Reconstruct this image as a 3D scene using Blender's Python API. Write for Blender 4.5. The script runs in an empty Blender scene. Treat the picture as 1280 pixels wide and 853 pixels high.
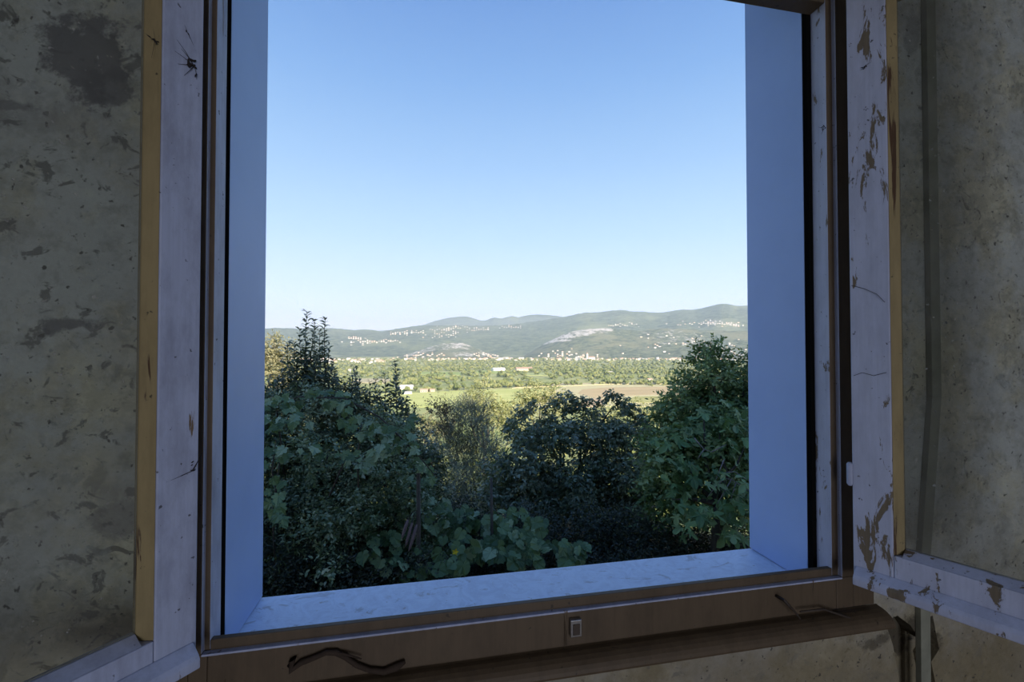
import bpy, bmesh, math, random
import numpy as np
from mathutils import Vector, Matrix
from math import sin, cos, tan, atan, radians, pi, sqrt

# ------------------------------------------------------------------ camera
F, YAW, EYE = 550.0, radians(11.2), 1.55          # focal length in pixels of the 1280x853 frame
PITCH = atan(9.5 / F)
scene = bpy.context.scene
COL = scene.collection
cd = bpy.data.cameras.new('camera')
cd.sensor_width = 36.0
cd.lens = F / 1280 * 36.0
cd.clip_start, cd.clip_end = 0.02, 40000
cam = bpy.data.objects.new('camera', cd)
cam.location = (0, 0, EYE)
cam.rotation_euler = (pi / 2 + PITCH, 0, -YAW)
COL.objects.link(cam)
scene.camera = cam
CM = cam.rotation_euler.to_matrix()

# ------------------------------------------------------------------ sky, sun, added room fill, exposure
world = bpy.data.worlds.new('world')
scene.world = world
world.use_nodes = True
wn, wl = world.node_tree.nodes, world.node_tree.links
wn.clear()
w_out = wn.new('ShaderNodeOutputWorld')
w_bg = wn.new('ShaderNodeBackground')
w_tc = wn.new('ShaderNodeTexCoord')
w_sep = wn.new('ShaderNodeSeparateXYZ')
w_ramp = wn.new('ShaderNodeValToRGB')
wl.new(w_tc.outputs['Generated'], w_sep.inputs[0])
wl.new(w_sep.outputs['Z'], w_ramp.inputs[0])
wl.new(w_ramp.outputs[0], w_bg.inputs[0])
wl.new(w_bg.outputs[0], w_out.inputs[0])
w_bg.inputs[1].default_value = 1.0
cr = w_ramp.color_ramp
SKY = [(0.0, (0.82, 1.04, 1.40)), (0.10, (0.78, 1.00, 1.40)), (0.24, (0.54, 0.80, 1.22)), (0.38, (0.365, 0.61, 0.99)),
       (0.52, (0.235, 0.45, 0.86)), (0.63, (0.165, 0.34, 0.74)), (1.0, (0.09, 0.22, 0.60))]
while len(cr.elements) < len(SKY):
    cr.elements.new(0.5)
for e, (p, c) in zip(cr.elements, SKY):
    e.position = p
    e.color = (*c, 1)

sun = bpy.data.lights.new('sun', 'SUN')
sun.energy = 9.0
sun.color = (1.0, 0.90, 0.74)
sun.angle = radians(0.53)
sun_o = bpy.data.objects.new('sun', sun)
sun_dir = Vector((-0.34, 0.94, -tan(radians(24)))).normalized()
sun_o.rotation_euler = sun_dir.to_track_quat('-Z', 'Y').to_euler()
COL.objects.link(sun_o)

fill_light = bpy.data.lights.new('added_fill_light', 'AREA')      # added fill for the room, an area lamp in a made-up doorway behind
fill_light.shape = 'RECTANGLE'
fill_light.size, fill_light.size_y = 1.1, 2.0
fill_light.energy = 48.0
fill_light.color = (0.80, 0.85, 1.0)
fill_light_o = bpy.data.objects.new('added_fill_light', fill_light)
fill_light_o.location = (0.35, -3.22, 1.1)
fill_light_o.rotation_euler = (pi / 2, 0, 0)                   # faces +Y, to the window wall
COL.objects.link(fill_light_o)

vs = scene.view_settings
vs.view_transform = 'Standard'
vs.look = 'None'
vs.exposure = 0.0
vs.gamma = 1.0
vs.use_curve_mapping = False
scene.cycles.max_bounces = 8
scene.cycles.diffuse_bounces = 4
scene.cycles.transparent_max_bounces = 12
scene.cycles.volume_bounces = 0
scene.cycles.use_denoising = True
scene.cycles.sample_clamp_indirect = 4.0

# ------------------------------------------------------------------ helpers
RNG = np.random.default_rng(7)
random.seed(7)

def ang(px): return YAW + atan((px - 640) / F)
def ray(px, py):
    return CM @ Vector(((px - 640) / F, -(py - 426.5) / F, -1.0))
def at(px, py, zd):
    return Vector((0, 0, EYE)) + ray(px, py) * zd
def on_y(px, py, Y):
    r = ray(px, py)
    return Vector((0, 0, EYE)) + r * (Y / r.y)
def on_z(px, py, z):
    r = ray(px, py)
    return Vector((0, 0, EYE)) + r * ((z - EYE) / r.z)
def to_px(p):
    q = CM.transposed() @ (Vector(p) - Vector((0, 0, EYE)))
    if q.z > -1e-6:
        return (-9999, -9999)
    return (640 + F * q.x / -q.z, 426.5 - F * q.y / -q.z)

def tag(o, label=None, cat=None, group=None, kind=None):
    if label: o['label'] = label
    if cat: o['category'] = cat
    if group: o['group'] = group
    if kind: o['kind'] = kind
    return o

def empty(name, loc=(0, 0, 0), parent=None):
    o = bpy.data.objects.new(name, None)
    o.location = loc
    o.empty_display_size = 0.1
    COL.objects.link(o)
    if parent: o.parent = parent
    return o

class MB:
    """collects boxes, prisms and tubes in world coordinates and links them as one mesh object"""
    def __init__(self):
        self.v, self.f, self.mi = [], [], []
    def add(self, vs_, fs, m=0):
        b = len(self.v)
        self.v += [tuple(p) for p in vs_]
        self.f += [tuple(b + i for i in f) for f in fs]
        self.mi += [m] * len(fs)
        return self
    def box(self, lo, hi, m=0, M=None):
        x0, y0, z0 = lo; x1, y1, z1 = hi
        p = [(x0, y0, z0), (x1, y0, z0), (x1, y1, z0), (x0, y1, z0), (x0, y0, z1), (x1, y0, z1), (x1, y1, z1), (x0, y1, z1)]
        if M: p = [M(q) for q in p]
        return self.add(p, [(0, 3, 2, 1), (4, 5, 6, 7), (0, 1, 5, 4), (1, 2, 6, 5), (2, 3, 7, 6), (3, 0, 4, 7)], m)
    def prism(self, poly, a, b, put, m=0):
        """poly of 2D points swept from a to b; put(p, q, s) -> world point"""
        n = len(poly)
        p = [put(u, v, a) for u, v in poly] + [put(u, v, b) for u, v in poly]
        f = [tuple(range(n))[::-1], tuple(range(n, 2 * n))] + [(i, (i + 1) % n, n + (i + 1) % n, n + i) for i in range(n)]
        return self.add(p, f, m)
    def tube(self, pts, radii, n=6, m=0):
        pts = [Vector(p) for p in pts]
        if not hasattr(radii, '__len__'): radii = [radii] * len(pts)
        vs_, fs = [], []
        for i, p in enumerate(pts):
            t = (pts[min(i + 1, len(pts) - 1)] - pts[max(i - 1, 0)])
            t = t.normalized() if t.length > 1e-9 else Vector((0, 0, 1))
            a = t.cross(Vector((0.31, 0.17, 0.93)))
            if a.length < 1e-3: a = t.cross(Vector((1, 0, 0)))
            a.normalize(); b = t.cross(a)
            for k in range(n):
                c = 2 * pi * k / n
                vs_.append(p + (a * cos(c) + b * sin(c)) * radii[i])
        for i in range(len(pts) - 1):
            for k in range(n):
                fs.append((i * n + k, i * n + (k + 1) % n, (i + 1) * n + (k + 1) % n, (i + 1) * n + k))
        fs.append(tuple(range(n))[::-1]); e = (len(pts) - 1) * n
        fs.append(tuple(range(e, e + n)))
        return self.add(vs_, fs, m)
    def build(self, name, mats, parent=None, bevel=0, smooth=False, fix=True, front=None):
        me = bpy.data.meshes.new(name)
        me.from_pydata(self.v, [], self.f)
        if not isinstance(mats, (list, tuple)): mats = [mats]
        for m in mats: me.materials.append(m)
        me.polygons.foreach_set('material_index', self.mi)
        if fix:
            bm = bmesh.new(); bm.from_mesh(me)
            bmesh.ops.recalc_face_normals(bm, faces=bm.faces)
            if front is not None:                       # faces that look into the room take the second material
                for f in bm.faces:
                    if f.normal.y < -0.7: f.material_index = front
            bm.to_mesh(me); bm.free()
        if smooth: me.polygons.foreach_set('use_smooth', [True] * len(me.polygons))
        o = bpy.data.objects.new(name, me)
        COL.objects.link(o)
        if parent:
            o.parent = parent
            o.matrix_parent_inverse = Matrix.Translation(-Vector(parent.location)) if parent.type == 'EMPTY' else Matrix.Identity(4)
        if bevel:
            b = o.modifiers.new('bevel', 'BEVEL'); b.width = bevel; b.segments = 2; b.limit_method = 'ANGLE'
        return o

# ------------------------------------------------------------------ materials
def new_mat(name):
    m = bpy.data.materials.new(name); m.use_nodes = True
    nt = m.node_tree
    b = nt.nodes['Principled BSDF']
    return m, nt, nt.nodes, nt.links, b

def noise(nt, co, scale, detail=6, rough=0.6, dist=0.0):
    n = nt.nodes.new('ShaderNodeTexNoise')
    n.inputs['Scale'].default_value = scale; n.inputs['Detail'].default_value = detail
    n.inputs['Roughness'].default_value = rough; n.inputs['Distortion'].default_value = dist
    nt.links.new(co, n.inputs['Vector'])
    return n.outputs['Fac']

def ramp(nt, src, stops):
    r = nt.nodes.new('ShaderNodeValToRGB')
    e = r.color_ramp.elements
    while len(e) < len(stops): e.new(0.5)
    for k, (p, c) in zip(e, stops):
        k.position = p
        k.color = (c, c, c, 1) if not hasattr(c, '__len__') else (*c, 1)
    nt.links.new(src, r.inputs[0])
    return r.outputs[0]

def mix(nt, fac, a, b, mode='MIX'):
    m = nt.nodes.new('ShaderNodeMix'); m.data_type = 'RGBA'; m.blend_type = mode
    for s, v in ((0, fac), (6, a), (7, b)):
        if isinstance(v, bpy.types.NodeSocket): nt.links.new(v, m.inputs[s])
        elif hasattr(v, '__len__'): m.inputs[s].default_value = (*v, 1)
        else: m.inputs[s].default_value = v
    return m.outputs[2]

def math_n(nt, op, a, b=0.0):
    m = nt.nodes.new('ShaderNodeMath'); m.operation = op
    for s, v in ((0, a), (1, b)):
        if isinstance(v, bpy.types.NodeSocket): nt.links.new(v, m.inputs[s])
        else: m.inputs[s].default_value = v
    return m.outputs[0]

def coords(nt, scale=(1, 1, 1), rot=(0, 0, 0)):
    t = nt.nodes.new('ShaderNodeNewGeometry')        # world position: everything here stands still
    mp = nt.nodes.new('ShaderNodeMapping')
    mp.inputs['Scale'].default_value = scale; mp.inputs['Rotation'].default_value = rot
    nt.links.new(t.outputs['Position'], mp.inputs['Vector'])
    return mp.outputs[0]

def bump(nt, b, h, strength=0.3, dist=0.01):
    n = nt.nodes.new('ShaderNodeBump')
    n.inputs['Strength'].default_value = strength; n.inputs['Distance'].default_value = dist
    nt.links.new(h, n.inputs['Height']); nt.links.new(n.outputs[0], b.inputs['Normal'])

def paint_mat(name, paint, wood, wear=0.60, grime=0.5, zs=3.2):
    """old brushed paint: worn to the wood in long flakes, streaked and specked with dirt"""
    m, nt, N, L, b = new_mat(name)
    g = coords(nt, (42, 42, zs)); c = coords(nt); c2 = coords(nt, (1, 1, 0.35))
    grain = noise(nt, coords(nt, (160, 160, 5)), 1.0, 5)
    flake = noise(nt, g, 1.0, 7, 0.68, 0.6)
    big = noise(nt, coords(nt, (5, 5, 2.2)), 1.0, 3)
    w = math_n(nt, 'ADD', flake, math_n(nt, 'MULTIPLY', math_n(nt, 'SUBTRACT', big, 0.5), 0.7))
    mask = ramp(nt, w, [(wear, 0), (wear + 0.025, 1)])
    dirt = ramp(nt, noise(nt, c2, 22, 6, 0.7), [(0.42, 0), (0.75, 1)])
    spk = ramp(nt, noise(nt, c, 95, 3, 0.55), [(0.685, 0), (0.72, 1)])
    col = mix(nt, math_n(nt, 'MULTIPLY', dirt, grime), paint, tuple(x * y for x, y in zip(paint, (0.52, 0.50, 0.50))))
    col = mix(nt, math_n(nt, 'MULTIPLY', ramp(nt, grain, [(0.45, 0), (0.7, 1)]), 0.25), col, tuple(x * 0.6 for x in paint))
    wc = mix(nt, grain, wood, tuple(x * 0.45 for x in wood))
    col = mix(nt, mask, col, wc)
    col = mix(nt, math_n(nt, 'MULTIPLY', spk, 0.8), col, (0.03, 0.025, 0.02))
    L.new(col, b.inputs['Base Color'])
    b.inputs['Roughness'].default_value = 0.55
    b.inputs['Specular IOR Level'].default_value = 0.3
    h = math_n(nt, 'SUBTRACT', math_n(nt, 'MULTIPLY', grain, 0.35), mask)
    bump(nt, b, h, 0.5, 0.0016)
    return m

def plaster_mat(name, base, dark, blot=(0.02, 0.02, 0.022)):
    m, nt, N, L, b = new_mat(name)
    c = coords(nt)
    n1 = noise(nt, c, 3.2, 8, 0.62, 0.4)
    n2 = noise(nt, c, 17, 9, 0.72, 0.3)
    n3 = noise(nt, c, 70, 5, 0.65)
    n4 = noise(nt, c, 36, 9, 0.75, 0.2)
    lite = tuple(min(1, x * 1.3) for x in base)
    col = mix(nt, ramp(nt, n1, [(0.36, 0), (0.64, 1)]), base, dark)
    col = mix(nt, ramp(nt, n4, [(0.48, 0), (0.62, 0.5)]), col, lite)
    col = mix(nt, ramp(nt, n2, [(0.54, 0), (0.60, 0.7)]), col, tuple(x * 0.75 for x in dark))
    col = mix(nt, ramp(nt, noise(nt, c, 24, 6, 0.62, 1.2), [(0.62, 0), (0.66, 0.85)]), col, tuple(x * 0.30 for x in dark))
    col = mix(nt, ramp(nt, n3, [(0.64, 0), (0.69, 0.9)]), col, tuple(x * 2.0 for x in blot))
    L.new(col, b.inputs['Base Color'])
    b.inputs['Roughness'].default_value = 0.9
    b.inputs['Specular IOR Level'].default_value = 0.12
    h = math_n(nt, 'ADD', math_n(nt, 'MULTIPLY', n2, 1.0), math_n(nt, 'MULTIPLY', n3, 0.5))
    bump(nt, b, h, 0.7, 0.006)
    return m, nt, col, b

def flat_mat(name, col, rough=0.7, spec=0.3, var=0.25, scale=20.0, metal=0.0, bumpd=0.0):
    m, nt, N, L, b = new_mat(name)
    c = coords(nt)
    n = noise(nt, c, scale, 5)
    L.new(mix(nt, n, tuple(x * (1 - var) for x in col), tuple(min(1, x * (1 + var)) for x in col)), b.inputs['Base Color'])
    b.inputs['Roughness'].default_value = rough
    b.inputs['Specular IOR Level'].default_value = spec
    b.inputs['Metallic'].default_value = metal
    if bumpd: bump(nt, b, n, 0.6, bumpd)
    return m

def marble_mat(name):
    m, nt, N, L, b = new_mat(name)
    c = coords(nt)
    v1 = noise(nt, c, 24, 8, 0.7, 2.2)
    v2 = noise(nt, coords(nt, (1, 2.2, 1)), 9, 8, 0.65, 1.6)
    col = mix(nt, ramp(nt, v1, [(0.42, 0), (0.62, 0.6)]), (0.62, 0.74, 0.93), (0.45, 0.54, 0.72))
    col = mix(nt, ramp(nt, v2, [(0.57, 0), (0.63, 0.55), (0.68, 0)]), col, (0.19, 0.20, 0.23))
    col = mix(nt, ramp(nt, noise(nt, c, 60, 4, 0.6), [(0.66, 0), (0.72, 0.6)]), col, (0.28, 0.27, 0.27))
    # sky light put into the colour: paler sill with veins and specks, darker sides
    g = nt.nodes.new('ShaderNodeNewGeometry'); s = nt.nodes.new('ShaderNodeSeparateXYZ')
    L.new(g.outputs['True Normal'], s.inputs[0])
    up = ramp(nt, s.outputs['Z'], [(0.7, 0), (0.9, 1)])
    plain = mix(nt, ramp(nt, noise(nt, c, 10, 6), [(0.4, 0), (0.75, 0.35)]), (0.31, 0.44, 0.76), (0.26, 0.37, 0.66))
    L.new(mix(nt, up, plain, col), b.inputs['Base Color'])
    b.inputs['Roughness'].default_value = 0.45
    b.inputs['Specular IOR Level'].default_value = 0.35
    bump(nt, b, v1, 0.15, 0.002)
    return m

def leaf_mat(name, cols, trans=0.25, obj_random=False, rough=0.45, spec=0.35):
    m, nt, N, L, b = new_mat(name)
    if obj_random:
        t = N.new('ShaderNodeObjectInfo').outputs['Random']
    else:
        a = N.new('ShaderNodeAttribute'); a.attribute_name = 'tint'; t = a.outputs['Fac']
    k = len(cols) - 1
    col = ramp(nt, t, [(i / k, c) for i, c in enumerate(cols)])
    L.new(col, b.inputs['Base Color'])
    b.inputs['Roughness'].default_value = rough
    b.inputs['Specular IOR Level'].default_value = spec
    tr = N.new('ShaderNodeBsdfTranslucent')
    L.new(mix(nt, 0.5, col, (0.30, 0.36, 0.04), 'MIX'), tr.inputs['Color'])
    ms = N.new('ShaderNodeMixShader'); ms.inputs[0].default_value = trans
    L.new(b.outputs[0], ms.inputs[1]); L.new(tr.outputs[0], ms.inputs[2])
    L.new(ms.outputs[0], N['Material Output'].inputs['Surface'])
    return m

def glass_mat(name):
    """a thin dusty pane: clear straight through, a weak mirror, a film of dirt"""
    m, nt, N, L, b = new_mat(name)
    c = coords(nt)
    tr = N.new('ShaderNodeBsdfTransparent'); tr.inputs[0].default_value = (0.90, 0.92, 0.90, 1)
    gl = N.new('ShaderNodeBsdfGlossy'); gl.inputs['Roughness'].default_value = 0.03
    fr = N.new('ShaderNodeFresnel'); fr.inputs['IOR'].default_value = 1.4
    m1 = N.new('ShaderNodeMixShader')
    L.new(math_n(nt, 'MULTIPLY', fr.outputs[0], 0.5), m1.inputs[0]); L.new(tr.outputs[0], m1.inputs[1]); L.new(gl.outputs[0], m1.inputs[2])
    df = N.new('ShaderNodeBsdfDiffuse'); df.inputs[0].default_value = (0.30, 0.29, 0.26, 1)
    m2 = N.new('ShaderNodeMixShader')
    d = math_n(nt, 'ADD', math_n(nt, 'MULTIPLY', ramp(nt, noise(nt, c, 7, 7, 0.7), [(0.4, 0), (0.8, 1)]), 0.22), 0.05)
    sp = math_n(nt, 'MULTIPLY', ramp(nt, noise(nt, c, 130, 2, 0.5), [(0.70, 0), (0.74, 1)]), 0.6)
    L.new(math_n(nt, 'MAXIMUM', d, sp), m2.inputs[0]); L.new(m1.outputs[0], m2.inputs[1]); L.new(df.outputs[0], m2.inputs[2])
    L.new(m2.outputs[0], N['Material Output'].inputs['Surface'])
    return m

M = {}
M['paint'] = paint_mat('old white paint', (0.385, 0.42, 0.56), (0.20, 0.13, 0.07), 0.645, 0.85)
M['paint_peel'] = paint_mat('flaking white paint', (0.42, 0.44, 0.56), (0.20, 0.155, 0.105), 0.575, 0.5, 11.0)
M['paint_frame'] = paint_mat('brown frame paint', (0.100, 0.070, 0.042), (0.05, 0.032, 0.018), 0.68, 0.7)
M['putty'] = paint_mat('yellow putty bead', (0.28, 0.215, 0.105), (0.09, 0.045, 0.022), 0.60, 0.7)  # yellow base colour of the side and top beads
M['marble'] = marble_mat('sky-tinted veined marble')
M['glass'] = glass_mat('dusty pane')
M['gap_shade'] = flat_mat('black gap shade', (0.006, 0.006, 0.006), 0.95, 0.0, 0.2, 60)
M['iron'] = flat_mat('rusty iron', (0.06, 0.045, 0.035), 0.6, 0.4, 0.5, 120, 0.4, 0.0006)
M['steel'] = flat_mat('dull steel', (0.32, 0.31, 0.30), 0.35, 0.5, 0.3, 150, 0.9)
M['web'] = flat_mat('dirty cobweb', (0.035, 0.030, 0.028), 0.9, 0.05, 0.4, 200)
M['twig_dry'] = flat_mat('dry tendril', (0.045, 0.032, 0.024), 0.85, 0.1, 0.4, 120, 0, 0.0008)
M['trunking'] = flat_mat('painted conduit', (0.22, 0.22, 0.17), 0.7, 0.2, 0.35, 30)
M['bark'] = flat_mat('bark', (0.085, 0.072, 0.058), 0.9, 0.1, 0.5, 40, 0, 0.01)
M['bark_pale'] = flat_mat('bare grey twig', (0.26, 0.23, 0.22), 0.85, 0.1, 0.35, 40)
M['stem_green'] = flat_mat('green stem', (0.09, 0.13, 0.05), 0.6, 0.3, 0.3, 40)
M['stake'] = flat_mat('weathered stake', (0.11, 0.095, 0.08), 0.9, 0.1, 0.4, 30, 0, 0.006)
M['pod'] = flat_mat('dry brown pod', (0.20, 0.145, 0.14), 0.8, 0.15, 0.35, 60, 0, 0.004)
M['flower'] = flat_mat('yellow petal', (0.75, 0.60, 0.03), 0.5, 0.2, 0.15, 60)

# plaster of the window wall, with the two old damp stains of the left part
pm, nt, col, b = plaster_mat('dirty plaster', (0.56, 0.52, 0.40), (0.36, 0.335, 0.26))
def stain(nt, col, centre, size, colour, strength):
    g = nt.nodes.new('ShaderNodeNewGeometry')
    v = nt.nodes.new('ShaderNodeVectorMath'); v.operation = 'SUBTRACT'; v.inputs[1].default_value = centre
    nt.links.new(g.outputs['Position'], v.inputs[0])
    s = nt.nodes.new('ShaderNodeVectorMath'); s.operation = 'MULTIPLY'; s.inputs[1].default_value = tuple(1 / k for k in size)
    nt.links.new(v.outputs[0], s.inputs[0])
    ln = nt.nodes.new('ShaderNodeVectorMath'); ln.operation = 'LENGTH'
    nt.links.new(s.outputs[0], ln.inputs[0])
    d = math_n(nt, 'ADD', ln.outputs['Value'], math_n(nt, 'MULTIPLY', math_n(nt, 'SUBTRACT', noise(nt, coords(nt), 13, 9, 0.72), 0.5), 3.4))
    return mix(nt, ramp(nt, d, [(0.55, strength), (0.85, 0)]), col, colour)
WY = 0.735
col = mix(nt, ramp(nt, math_n(nt, 'ADD', math_n(nt, 'MULTIPLY', noise(nt, coords(nt), 5, 8, .7), 1.2), 0.0), [(.50, 0), (.66, .8)]), col, mix(nt, noise(nt, coords(nt), 40, 8, .75), (0.42, 0.43, 0.44), (0.58, 0.60, 0.60)))
col = mix(nt, ramp(nt, noise(nt, coords(nt), 21, 9, .75), [(.50, 0), (.64, .55)]), col, (0.23, 0.225, 0.20))
col = mix(nt, ramp(nt, noise(nt, coords(nt), 46, 7, .65), [(.56, 0), (.64, .3)]), col, (0.60, 0.58, 0.50))
# below the sill the plaster colour turns browner and darker
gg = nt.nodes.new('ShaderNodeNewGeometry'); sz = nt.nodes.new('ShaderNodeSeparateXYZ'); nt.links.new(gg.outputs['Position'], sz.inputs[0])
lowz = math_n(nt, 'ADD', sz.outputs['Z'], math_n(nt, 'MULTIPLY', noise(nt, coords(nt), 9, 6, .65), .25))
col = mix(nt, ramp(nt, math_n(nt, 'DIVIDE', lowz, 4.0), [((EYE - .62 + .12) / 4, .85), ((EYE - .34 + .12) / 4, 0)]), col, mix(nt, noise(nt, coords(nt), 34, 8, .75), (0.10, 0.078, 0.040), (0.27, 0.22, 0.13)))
gx = nt.nodes.new('ShaderNodeNewGeometry'); sx_ = nt.nodes.new('ShaderNodeSeparateXYZ'); nt.links.new(gx.outputs['Position'], sx_.inputs[0])
leftish = ramp(nt, sx_.outputs['X'], [(.15, 1.0), (.60, .35)])      # the wall is rougher left of the window
col = mix(nt, math_n(nt, 'MULTIPLY', leftish, ramp(nt, noise(nt, coords(nt, (1, 1, 1.3)), 27, 7, .6, .6), [(.585, 0), (.63, .8)])), col, (0.115, 0.112, 0.105))
col = mix(nt, ramp(nt, noise(nt, coords(nt), 75, 4, .6), [(.635, 0), (.68, .9)]), col, (0.06, 0.055, 0.05))
for px, py, rx, rz, k in ((112, 72, 34, 42, 0.9), (140, 108, 24, 22, 0.8), (95, 405, 20, 9, 0.8), (140, 650, 24, 18, 0.5), (15, 132, 30, 6, 0.6), (60, 150, 50, 22, 0.25),
                          (1140, 45, 10, 40, 0.4), (1150, 135, 8, 8, 0.8), (1168, 165, 6, 6, 0.7), (1140, 800, 34, 40, 0.75), (1100, 800, 30, 14, 0.6)):
    p = on_y(px, py, WY); s = p.y / F * 1.25
    col = stain(nt, col, p, (rx * s * 1.25, 1.0, rz * s), (0.105, 0.098, 0.108) if py < 750 else (0.04, 0.033, 0.025), k)
nt.links.new(col, b.inputs['Base Color'])
M['plaster'] = pm
M['plaster_room'] = plaster_mat('room plaster', (0.40, 0.40, 0.39), (0.30, 0.30, 0.29))[0]
M['render'] = flat_mat('house render', (0.42, 0.38, 0.32), 0.9, 0.1, 0.2, 3)
M['roof'] = flat_mat('roof tile', (0.30, 0.13, 0.08), 0.8, 0.2, 0.3, 4)
M['boards'] = flat_mat('floor boards', (0.16, 0.10, 0.06), 0.5, 0.3, 0.4, 6)

# ------------------------------------------------------------------ the room
XL, XR = -0.3103, 0.7795           # inner faces of the stone jambs
YO, YI = 0.95, 0.783               # stone: outer and inner edge
ZT = EYE + 0.90                    # stone lintel
OL, OR, OB, OT = -0.385, 0.868, EYE - 0.520, EYE + 0.95     # the hole in the wall
R0, R1, RB, ZC = -1.6, 2.4, -3.2, 2.75
WX = 0.925                         # exterior face of the wall

def struct(o, label=None):
    o['kind'] = 'structure'
    return o

wall_o = struct(MB().box((R0 - .3, WY, -0.1), (R1 + .3, WX, ZC)).build('wall_front', M['plaster']))
# a hole broken through the plaster round the conduit, right of the window
hole = [on_y(px, py, WY) for px, py in ((1106, 777), (1122, 770), (1138, 782), (1150, 800), (1158, 772), (1166, 770), (1170, 792), (1174, 812),
                                        (1164, 828), (1168, 848), (1176, 900), (1172, 960), (1136, 960), (1126, 900), (1124, 850), (1116, 806))]
ct = [MB().prism([(p.x, p.z) for p in hole], WY - 0.05, WY + 0.035, lambda u, v, s: (u, s, v)).build('cutter', M['plaster']),
      MB().box((OL, WY - .1, OB), (OR, WX + .1, OT)).build('cutter', M['plaster'])]
for c_ in ct:
    bo = wall_o.modifiers.new('hole', 'BOOLEAN'); bo.operation = 'DIFFERENCE'; bo.object = c_; bo.solver = 'EXACT'
dg = bpy.context.evaluated_depsgraph_get()
me = bpy.data.meshes.new_from_object(wall_o.evaluated_get(dg))
wall_o.modifiers.clear(); wall_o.data = me
for c_ in ct: bpy.data.objects.remove(c_)

struct(MB().box((R0 - .3, RB - .3, -0.1), (R0, WY, ZC)).build('wall_left', M['plaster_room']))
struct(MB().box((R1, RB - .3, -0.1), (R1 + .3, WY, ZC)).build('wall_right', M['plaster_room']))
bw = MB().box((R0, RB - .3, -0.1), (-0.3, RB, ZC)).box((1.0, RB - .3, -0.1), (R1, RB, ZC)).box((-0.3, RB - .3, 2.2), (1.0, RB, ZC))
struct(bw.build('wall_back', M['plaster_room']))
struct(MB().box((R0 - .3, RB - .3, -0.25), (R1 + .3, WX, -0.1)).box((R0, RB - .3, -0.1), (R1, WY, 0.0)).build('floor', M['boards']))
struct(MB().box((R0 - .3, RB - .3, ZC), (R1 + .3, WX, ZC + 0.2)).build('ceiling', M['plaster_room']))
# the rest of the house: its bulk throws the shade in which the garden lies
hb = MB().box((-8, RB - .3, -2.2), (R0 - .3, WX, ZC + .2)).box((R1 + .3, RB - .3, -2.2), (8.5, WX, ZC + .2))
hb.box((R0 - .3, RB - .3, -2.2), (R1 + .3, WX, -0.25)).box((-8, -6.5, -2.2), (8.5, RB - .3, ZC + .2))
struct(hb.build('exterior_wall', M['render']))
rf = MB().prism([(-7.0, ZC + .2), (1.15, ZC + .2), (1.15, ZC + .4), (-2.8, ZC + 3.6), (-7.0, ZC + .4)], -8.5, 9.0, lambda u, v, s: (s, u, v))
struct(rf.build('roof', M['roof']))

# ------------------------------------------------------------------ window: stone surround, wooden frame
window = empty('window_1', (0.23, 0.85, EYE - 0.5)); window['kind'] = 'structure'
st = MB(); st.prism([(0.7465, -0.4875), (YO, -0.4875), (YO, -0.5165), (0.7465, -0.5165)], OL + .002, OR - .002, lambda u, v, s: (s, u, EYE + v))
st.build('sill_slab', M['marble'], window, 0.002)
def sill_z(y): return EYE - 0.4875
for side, x0, x1 in (('l', OL + .003, XL), ('r', XR, OR - .003)):
    j = MB(); j.prism([(YI, sill_z(YI) + .0018), (YO, sill_z(YO) + .0018), (YO, ZT), (YI, ZT)], x0, x1, lambda u, v, s: (s, u, v))
    j.build('jamb_slab', M['marble'], window, 0.0015)
MB().box((OL + .003, YI, ZT + .001), (OR - .003, YO, ZT + .04)).build('lintel_slab', M['marble'], window, 0.002)
for x0, x1 in ((OL + .003, XL - .0004), (XR + .0004, OR - .003)):      # black strip put in for the shade of the gap between stone and wood
    MB().box((x0, YI - .0125, EYE - .4868), (x1, YI - .0006, OT - .012)).build('gap_shade_strip', M['gap_shade'], window)
ZF = EYE + 0.697                    # underside of the frame's head
YR, YF, YB = 0.735, 0.726, 0.770    # rebate riser, front face, back of the frame
up = lambda z0: (lambda u, v, s: (u, v, s))
xl1, xl2, xl3 = -0.3112, -0.3188, -0.394
xr1, xr2, xr3 = 0.788, 0.802, 0.877
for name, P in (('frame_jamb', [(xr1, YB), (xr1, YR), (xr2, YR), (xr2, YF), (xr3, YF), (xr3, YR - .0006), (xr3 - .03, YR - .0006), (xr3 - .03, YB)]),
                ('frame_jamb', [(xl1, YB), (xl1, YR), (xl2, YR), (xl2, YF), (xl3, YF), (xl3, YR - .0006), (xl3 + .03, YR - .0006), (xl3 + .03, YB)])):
    MB().prism(P, EYE - 0.4474, OT - .01, lambda u, v, s: (u, v, s)).build(name, [M['paint_peel'] if P[0][0] > 0 else M['paint'], M['paint_frame']], window, 0.0012, front=1)  # room-facing sides take the dark brown
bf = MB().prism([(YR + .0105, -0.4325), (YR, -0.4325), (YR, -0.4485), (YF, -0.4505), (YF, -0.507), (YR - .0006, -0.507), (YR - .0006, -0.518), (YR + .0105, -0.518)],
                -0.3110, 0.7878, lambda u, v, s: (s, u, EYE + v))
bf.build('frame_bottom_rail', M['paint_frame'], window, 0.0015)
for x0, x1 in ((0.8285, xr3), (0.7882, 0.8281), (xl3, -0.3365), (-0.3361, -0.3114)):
    MB().box((x0, YF, EYE - 0.507), (x1, YR - .0006, EYE - 0.448)).build('corner_block', M['paint_frame'], window, 0.0012)
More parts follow.
